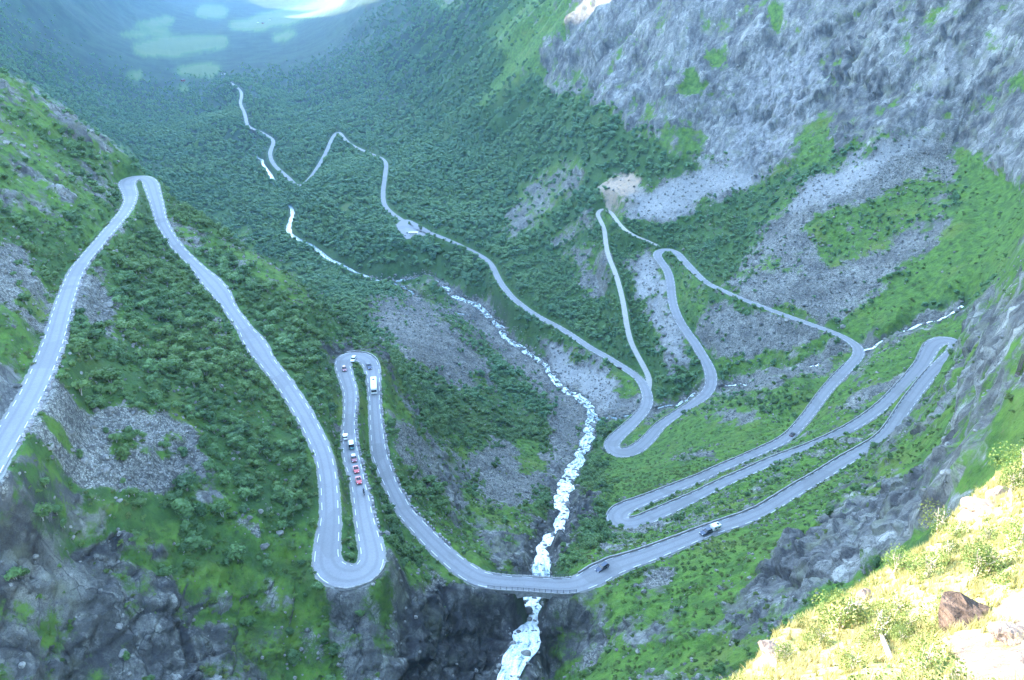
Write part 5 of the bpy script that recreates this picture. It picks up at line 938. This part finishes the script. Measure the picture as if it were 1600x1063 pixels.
# ------------------------------------------------------------------ the sunlit slope at the viewpoint
FG = [(1160,1063,11.5),(1200,1015,12.6),(1250,988,13.6),(1300,960,14.6),(1350,928,15.9),(1400,895,17.2),(1470,840,19.7),(1500,800,21.5),(1540,770,23.2),(1600,735,25.5),(1250,1063,10.6),(1400,1063,9.4),(1500,1063,8.8),(1600,1063,8.2),(1300,1010,12.3),(1400,970,13.2),(1500,950,13.2),(1500,880,16.2),(1600,950,12),(1600,850,16.8),(1550,820,19.3),(1450,900,15.8)]
FP = [at_d(u, v, D) for u, v, D in FG]
for u, v, D in FG[:10]:
    for k, dz in ((1.10, -.9), (1.22, -4.0), (1.6, -15.0)): q = at_d(u, v, D); FP.append(np.array([q[0] * k, q[1] * k, q[2] + dz]))
def pol(a, D, z): return np.array([D * math.sin(R(a)), D * math.cos(R(a)), z])
FP += [pol(15, 9.5, -12), pol(15, 14, -20), pol(8, 9, -13), pol(8, 20, -32), pol(15, 5, -8.5), pol(8, 5, -9), pol(30, 5, -5.6), pol(45, 4.6, -4.7), pol(55, 5, -3.9), pol(55, 12, -6.0), pol(62, 20, -8), pol(50, 20, -6.5), pol(50, 30, -12), pol(62, 35, -6), pol(15, 60, -80), pol(25, 60, -78), pol(35, 60, -70), pol(45, 60, -50), pol(62, 60, -25), pol(35, 40, -42), pol(25, 35, -42), pol(8, 60, -95)]
FF = np.array([(math.atan2(p[0], p[1]), math.log(math.hypot(p[0], p[1])) * .6) for p in FP]); FT = np.array([p[2] / math.hypot(p[0], p[1]) for p in FP])
def fphi(A, B): return np.sqrt((A[:, None, 0] - B[None, :, 0]) ** 2 + (A[:, None, 1] - B[None, :, 1]) ** 2 + .03 ** 2)
_k = len(FF); _A = np.zeros((_k + 3, _k + 3)); _A[:_k, :_k] = fphi(FF, FF) - 8e-4 * np.eye(_k); _A[:_k, _k] = 1; _A[:_k, _k + 1:] = FF; _A[_k, :_k] = 1; _A[_k + 1:, :_k] = FF.T
_FW = np.linalg.solve(_A, np.r_[FT, 0, 0, 0])
fa = np.radians(np.linspace(8, 62, 330)); fl = np.linspace(math.log(4.6), math.log(60), 300); FA, FL = np.meshgrid(fa, fl)
_f = np.stack([FA.ravel(), FL.ravel() * .6], 1); fr_ = np.concatenate([fphi(_f[i:i + 20000], FF) @ _FW[:_k] + _FW[_k] + _f[i:i + 20000] @ _FW[_k + 1:] for i in range(0, len(_f), 20000)])
fD = np.exp(FL.ravel()); FV = np.stack([fD * np.sin(FA.ravel()), fD * np.cos(FA.ravel()), fr_ * fD], 1)
fu, fv = project(FV); SLAB = [[(1479,1075),(1487,1013),(1519,1001),(1542,1018),(1600,1022),(1620,1075)], [(1565,936),(1610,930),(1610,995),(1571,982),(1552,959)], [(1490,800),(1540,780),(1545,800),(1500,825)], [(1180,1025),(1215,1010),(1240,1015),(1190,1055)]]
fp2 = np.stack([fu, fv], 1) + 10 * np.stack([fbm(FV, .8, 2), fbm(FV + 50, .8, 2)], 1); frock = np.zeros(len(FV))
for pl in SLAB: frock = np.maximum(frock, inside(fp2, pl).astype(float))
_r2 = frock.reshape(FA.shape)
for _ in range(6): q = np.pad(_r2, 1, 'edge'); _r2 = (q[:-2, 1:-1] + q[2:, 1:-1] + q[1:-1, :-2] + q[1:-1, 2:] + _r2) / 5
frock = _r2.ravel()
FV[:, 2] += (fbm(FV, 2.6, 4) * .45 + fbm(FV, .6, 3) * .16) * (1 - .75 * frock) + frock * .12 + smst(26, 40, fD) * fbm(FV, 7, 4, .5, True) * 3
fi = np.arange(len(FV)).reshape(FA.shape); fme = npmesh('viewpoint_slope', FV, np.stack([fi[:-1, :-1], fi[:-1, 1:], fi[1:, 1:], fi[1:, :-1]], -1).reshape(-1, 4)); fattr(fme, 'rock', frock)
def near_ground():
    t = NT('viewpoint_turf', .9, .2); K = t.attr('rock'); a, b, c = t.noise(.9, 4, .6), t.noise(4.5, 4, .65), t.noise(18, 3, .6)
    g = t.mix(t.ramp(a, .35, .65), (0.20, 0.22, 0.075), (0.34, 0.31, 0.14)); g = t.mix(t.ramp(b, .5, .72, 0, .8), g, (0.44, 0.38, 0.21)); g = t.mix(t.ramp(c, .45, .3, 0, .6), g, (0.11, 0.13, 0.04))
    r = t.mix(t.ramp(b, .3, .7), (0.13, 0.092, 0.072), (0.22, 0.165, 0.132)); r = t.mix(t.ramp(c, .45, .3, 0, .5), r, (0.09, 0.066, 0.052))
    t.col(t.mix(t.ramp(t.math('ADD', K, t.math('MULTIPLY_ADD', b, .6, -.3)), .4, .6), g, r)); t.nrm(t.bump(t.math('ADD', b, t.math('MULTIPLY', c, .5)), .08, .8)); return t.m
link('viewpoint_slope', fme, None, [near_ground()], kind='structure')
FZ = FV[:, 2].reshape(FA.shape)
def fground(x, y):
    a, l = math.atan2(x, y), math.log(math.hypot(x, y)); j = np.clip(np.interp(a, fa, np.arange(len(fa))), 0, len(fa) - 1.001); i = np.clip(np.interp(l, fl, np.arange(len(fl))), 0, len(fl) - 1.001)
    i0, j0 = int(i), int(j); s, t = i - i0, j - j0; return (FZ[i0, j0] * (1 - t) + FZ[i0, j0 + 1] * t) * (1 - s) + (FZ[i0 + 1, j0] * (1 - t) + FZ[i0 + 1, j0 + 1] * t) * s
def hit(u, v, D0=6.0, D1=40.0):
    d = ray(u, v); h = math.hypot(d[0], d[1]); last = None
    for D in np.arange(D0, D1, .05):
        p = d * (D / h)
        if p[2] <= fground(p[0], p[1]): return p
    return None
# shrubs: photo foot point, height in metres
SHRUB_LEAF = []
for k in range(4):
    m_ = crown_mesh(200 + k, 1500, .020, 8, .05, False, .55); m_.materials.append(M['leaf_sun']); SHRUB_LEAF.append(m_)
STEMS = [trunk_mesh(220 + k, 5, .8) for k in range(4)]
M['bark_pale'] = plain('pale_shrub_stem', (0.36, 0.31, 0.26), .8, .2, .3, 8)
for m_ in STEMS: m_.materials.append(M['bark_pale'])
SHR = [(1312,985,.95,'bushy yellow green birch shrub breaking the slope crest above the waterfall'),(1340,968,.55,'small shrub just right of the bushy crest shrub'),(1395,900,.75,'slim upright shrub on the crest against the dark rocks'),(1465,838,.95,'broad shrub overhanging the crest below the pale ledge'),(1492,842,.6,'low shrub tucked under the pale ledge on the crest'),(1592,752,1.3,'bright yellow green shrub at the right edge above the ledge'),(1575,775,.8,'shrub beside the bright shrub at the right edge'),
 (1400,965,.55,'dark green shrub left of the brown boulder'),(1418,985,.45,'low shrub between the pale stem and the brown boulder'),(1445,905,.7,'thin shrub with a bare curved stem above the boulder'),(1520,905,.75,'dense green shrub behind the brown boulder'),(1545,895,.6,'leafy shrub right of the dense one behind the boulder'),(1370,1000,.7,'shrub with a bleached trunk lying beside it'),(1440,1050,.55,'dark low shrub at the lower edge left of the slab'),(1405,1010,.4,'tiny shrub on the open turf below the boulder'),(1280,1010,.5,'low shrub on the pale turf near the crest'),(1480,870,.5,'small shrub in the yellow grass near the crest'),(1590,860,.7,'green shrub at the right edge above the upper slab'),(1225,1040,.45,'low shrub at the bottom of the sunlit crest'),(1330,1050,.5,'low shrub at the bottom edge of the sunlit turf'),(1540,850,.5,'little shrub in the sunlit grass below the ledge')]
for k, (u, v, h, lb) in enumerate(SHR):
    p = hit(u, v)
    if p is None: continue
    o = thing('birch_shrub', (p[0], p[1], fground(p[0], p[1]) - .04), lb, 'shrub', 'shrubs on the sunlit slope', k * 1.7); o.scale = (h * 1.25, h * 1.25, h * 1.1); link('crown', SHRUB_LEAF[k % 4], o); link('trunk', STEMS[k % 4], o)
# the brown boulder, stones and a fallen stem
def stone(u, v, size, lb, mat, seed, flat=1.0, name='boulder', sub=2, cat='boulder', group=None):
    p = hit(u, v)
    if p is None: return
    me = rock_mesh(seed, sub, 11, .62, .95); me.materials.append(mat); o = bpy.data.objects.new(name, me); COL.objects.link(o); o.location = (p[0], p[1], fground(p[0], p[1]) + size * .18 * flat); o.scale = (size, size * .85, size * flat); o.rotation_euler = (.1, -.15, seed * .7); tag(o, lb, cat, group); return o
def brown():
    t = NT('brown_boulder_stone', .9, .2); a = t.noise(2.2, 5, .65, t.obj()); b = t.noise(1.0, 6, .7, t.mapv((1, 1, 7), (.5, .3, 0), t.obj()), .6)
    t.col(t.mix(t.ramp(b, .35, .65), (0.030, 0.021, 0.016), (0.115, 0.078, 0.058))); t.nrm(t.bump(t.math('ADD', a, b), .15, .9)); return t.m
stone(1506, 975, .62, 'brown boulder with dark fissures in the sunlit grass', brown(), 411, .95)
stone(1530, 792, .55, 'pale sunlit ledge block on the crest at right', M['warmrock'], 412, .55, group='pale stones on the sunlit slope')
stone(1560, 778, .5, 'second pale block beside the ledge at the right edge', M['warmrock'], 413, .6, group='pale stones on the sunlit slope')
stone(1350, 938, .3, 'small pale stone on the sunlit crest', M['warmrock'], 414, .6, group='pale stones on the sunlit slope')
stone(1418, 896, .28, 'small pinkish stone on the crest by the slim shrub', M['warmrock'], 415, .6, group='pale stones on the sunlit slope')
stone(1205, 1020, .35, 'pale stone at the lower end of the crest', M['warmrock'], 416, .5, group='pale stones on the sunlit slope')
stone(1590, 1000, .4, 'pinkish block between the two slabs', M['warmrock'], 417, .5, group='pale stones on the sunlit slope')
_a, _b = hit(1372, 985), hit(1388, 1032)
if _a is not None and _b is not None:
    mb = MB().bar((0, 0, .05), tuple(_b - _a + [0, 0, .10]), .035, 7, .05); mb.bar(tuple((_b - _a) * .4 + [0, 0, .07]), tuple((_b - _a) * .3 + [.25, .1, .3]), .015, 5, .006); o = link('dead_branch', mb.mesh('dead_branch'), None, [M['bark_pale']]); o.location = tuple(_a); tag(o, 'bleached dead trunk lying on the sunlit turf', 'branch')
# grass and low heath over the turf
def blade_mesh(seed, n=16):
    r = np.random.default_rng(seed); V, F = [], []
    for _ in range(n):
        a = r.uniform(0, 6.28); b = r.uniform(0, .12); x, y = b * math.cos(a), b * math.sin(a); l = r.uniform(.6, 1.0); lean = r.uniform(.1, .5); c = r.uniform(0, 6.28); w_ = .022; px, py = -math.sin(c) * w_, math.cos(c) * w_; k = len(V)
        V += [(x - px, y - py, -.05), (x + px, y + py, -.05), (x + math.cos(c) * lean * .4 + px * .7, y + math.sin(c) * lean * .4 + py * .7, l * .6), (x + math.cos(c) * lean * .4 - px * .7, y + math.sin(c) * lean * .4 - py * .7, l * .6), (x + math.cos(c) * lean, y + math.sin(c) * lean, l)]; F += [(k, k + 1, k + 2, k + 3), (k + 3, k + 2, k + 4)]
    me = bpy.data.meshes.new('grass'); me.from_pydata(V, [], F); me.materials.append(M['grass_sun']); return me
M['grass_sun'] = leaf('dry_grass', (0.24, 0.25, 0.08), (0.42, 0.37, 0.17), (0.46, 0.39, 0.19), .35)
FQ = FV.reshape(*FA.shape, 3); f1 = FQ[:-1, 1:] - FQ[:-1, :-1]; f2 = FQ[1:, :-1] - FQ[:-1, :-1]; FAR_ = np.abs(f1[..., 0] * f2[..., 1] - f1[..., 1] * f2[..., 0]).ravel(); fq = lambda a: a.reshape(FA.shape)[:-1, :-1].ravel()
fok = (fq(FA.ravel()) > R(14)) & (fq(FA.ravel()) < R(60)) & (fq(fD) > 4.7) & (fq(fD) < 28) & (fq(FV[:, 2]) > -19) & (fq(frock) < .35)
def fsample(d):
    k = rng.poisson(np.clip(d * FAR_ * fok, 0, 40)); i = np.repeat(np.arange(len(k)), k); a, b = rng.random(len(i)), rng.random(len(i)); return FQ[:-1, :-1].reshape(-1, 3)[i] + f1.reshape(-1, 3)[i] * a[:, None] + f2.reshape(-1, 3)[i] * b[:, None]
gp = fsample(70); n = len(gp); gs = rng.uniform(.08, .26, n) * (1 + .8 * np.clip(fbm(gp, 1.5, 2), -.5, 1)); print('grass', n)
scatter('turf_grass', gp, np.stack([gs * 1.2, gs * 1.2, gs], 1), np.stack([rng.normal(0, .15, n), rng.normal(0, .15, n), rng.uniform(0, 6.28, n)], 1), rng.integers(0, 4, n), [source('grass_form', blade_mesh(500 + k)) for k in range(4)])
hp = fsample(4.5); keep = fbm(hp, 1.6, 2) > .08; hp = hp[keep]; n = len(hp); hs = rng.uniform(.12, .34, n)
LOWH = [crown_mesh(240 + k, 240, .042, 5, -.1, False, .8) for k in range(3)]
for m_ in LOWH: m_.materials.append(M['leaf_sun'])
scatter('low_heath', hp, np.stack([hs * 1.4, hs * 1.4, hs], 1), np.stack([0 * hs, 0 * hs, rng.uniform(0, 6.28, n)], 1), rng.integers(0, 3, n), [source('heath_form', m_) for m_ in LOWH])
# timber posts at the lookout on the right
LOOK = [(1586, 588, 30, 'leftmost slim timber post at the lookout on the right'), (1588.5, 589, 31, 'second timber post from the left at the lookout'), (1592, 586, 35, 'tallest dark timber post at the lookout on the right'), (1597.5, 588, 27, 'rightmost short timber post at the lookout')]
for u, v, hpx, lb in LOOK:
    d = ray(u, v); h_ = math.hypot(d[0], d[1]); z = None
    for D in np.arange(62, 260, .25):
        p = d * (D / h_)
        if p[2] <= float(ground(p[0], p[1])): break
    DBG.append(('post', [float(q[0]) for q in project(p)], D))
    Hm = hpx / FPX * np.linalg.norm(p) * 1.12; o = link('timber_post', MB().bar((0, 0, -.4), (.0, .02, Hm), .016 * Hm + .05, 6, .012 * Hm + .04).mesh('timber_post'), None, [M['wood']]); o.location = tuple(p); tag(o, lb, 'post', 'timber posts at the lookout')
# ------------------------------------------------------------------ air
HAZE = 4.6e-5
def haze():
    x0, x1, y0, y1, z0, z1 = -12700.0, 12700.0, -5200.0, 12700.0, float(P[:, 2].min()) - 1.0, float(P[:, 2].max()) + 5.0
    mb = MB().box(((x0 + x1) / 2, (y0 + y1) / 2, (z0 + z1) / 2), (x1 - x0, y1 - y0, z1 - z0))
    m = bpy.data.materials.new('haze_air'); m.use_nodes = True; n = m.node_tree.nodes; n.remove(n['Principled BSDF'])
    v = n.new('ShaderNodeVolumePrincipled'); v.inputs['Color'].default_value = (0.42, 0.70, 1.0, 1); v.inputs['Density'].default_value = HAZE; v.inputs['Anisotropy'].default_value = 0.0
    m.node_tree.links.new(v.outputs[0], n['Material Output'].inputs['Volume'])
    link('haze', mb.mesh('haze'), None, [m], kind='stuff')
haze()
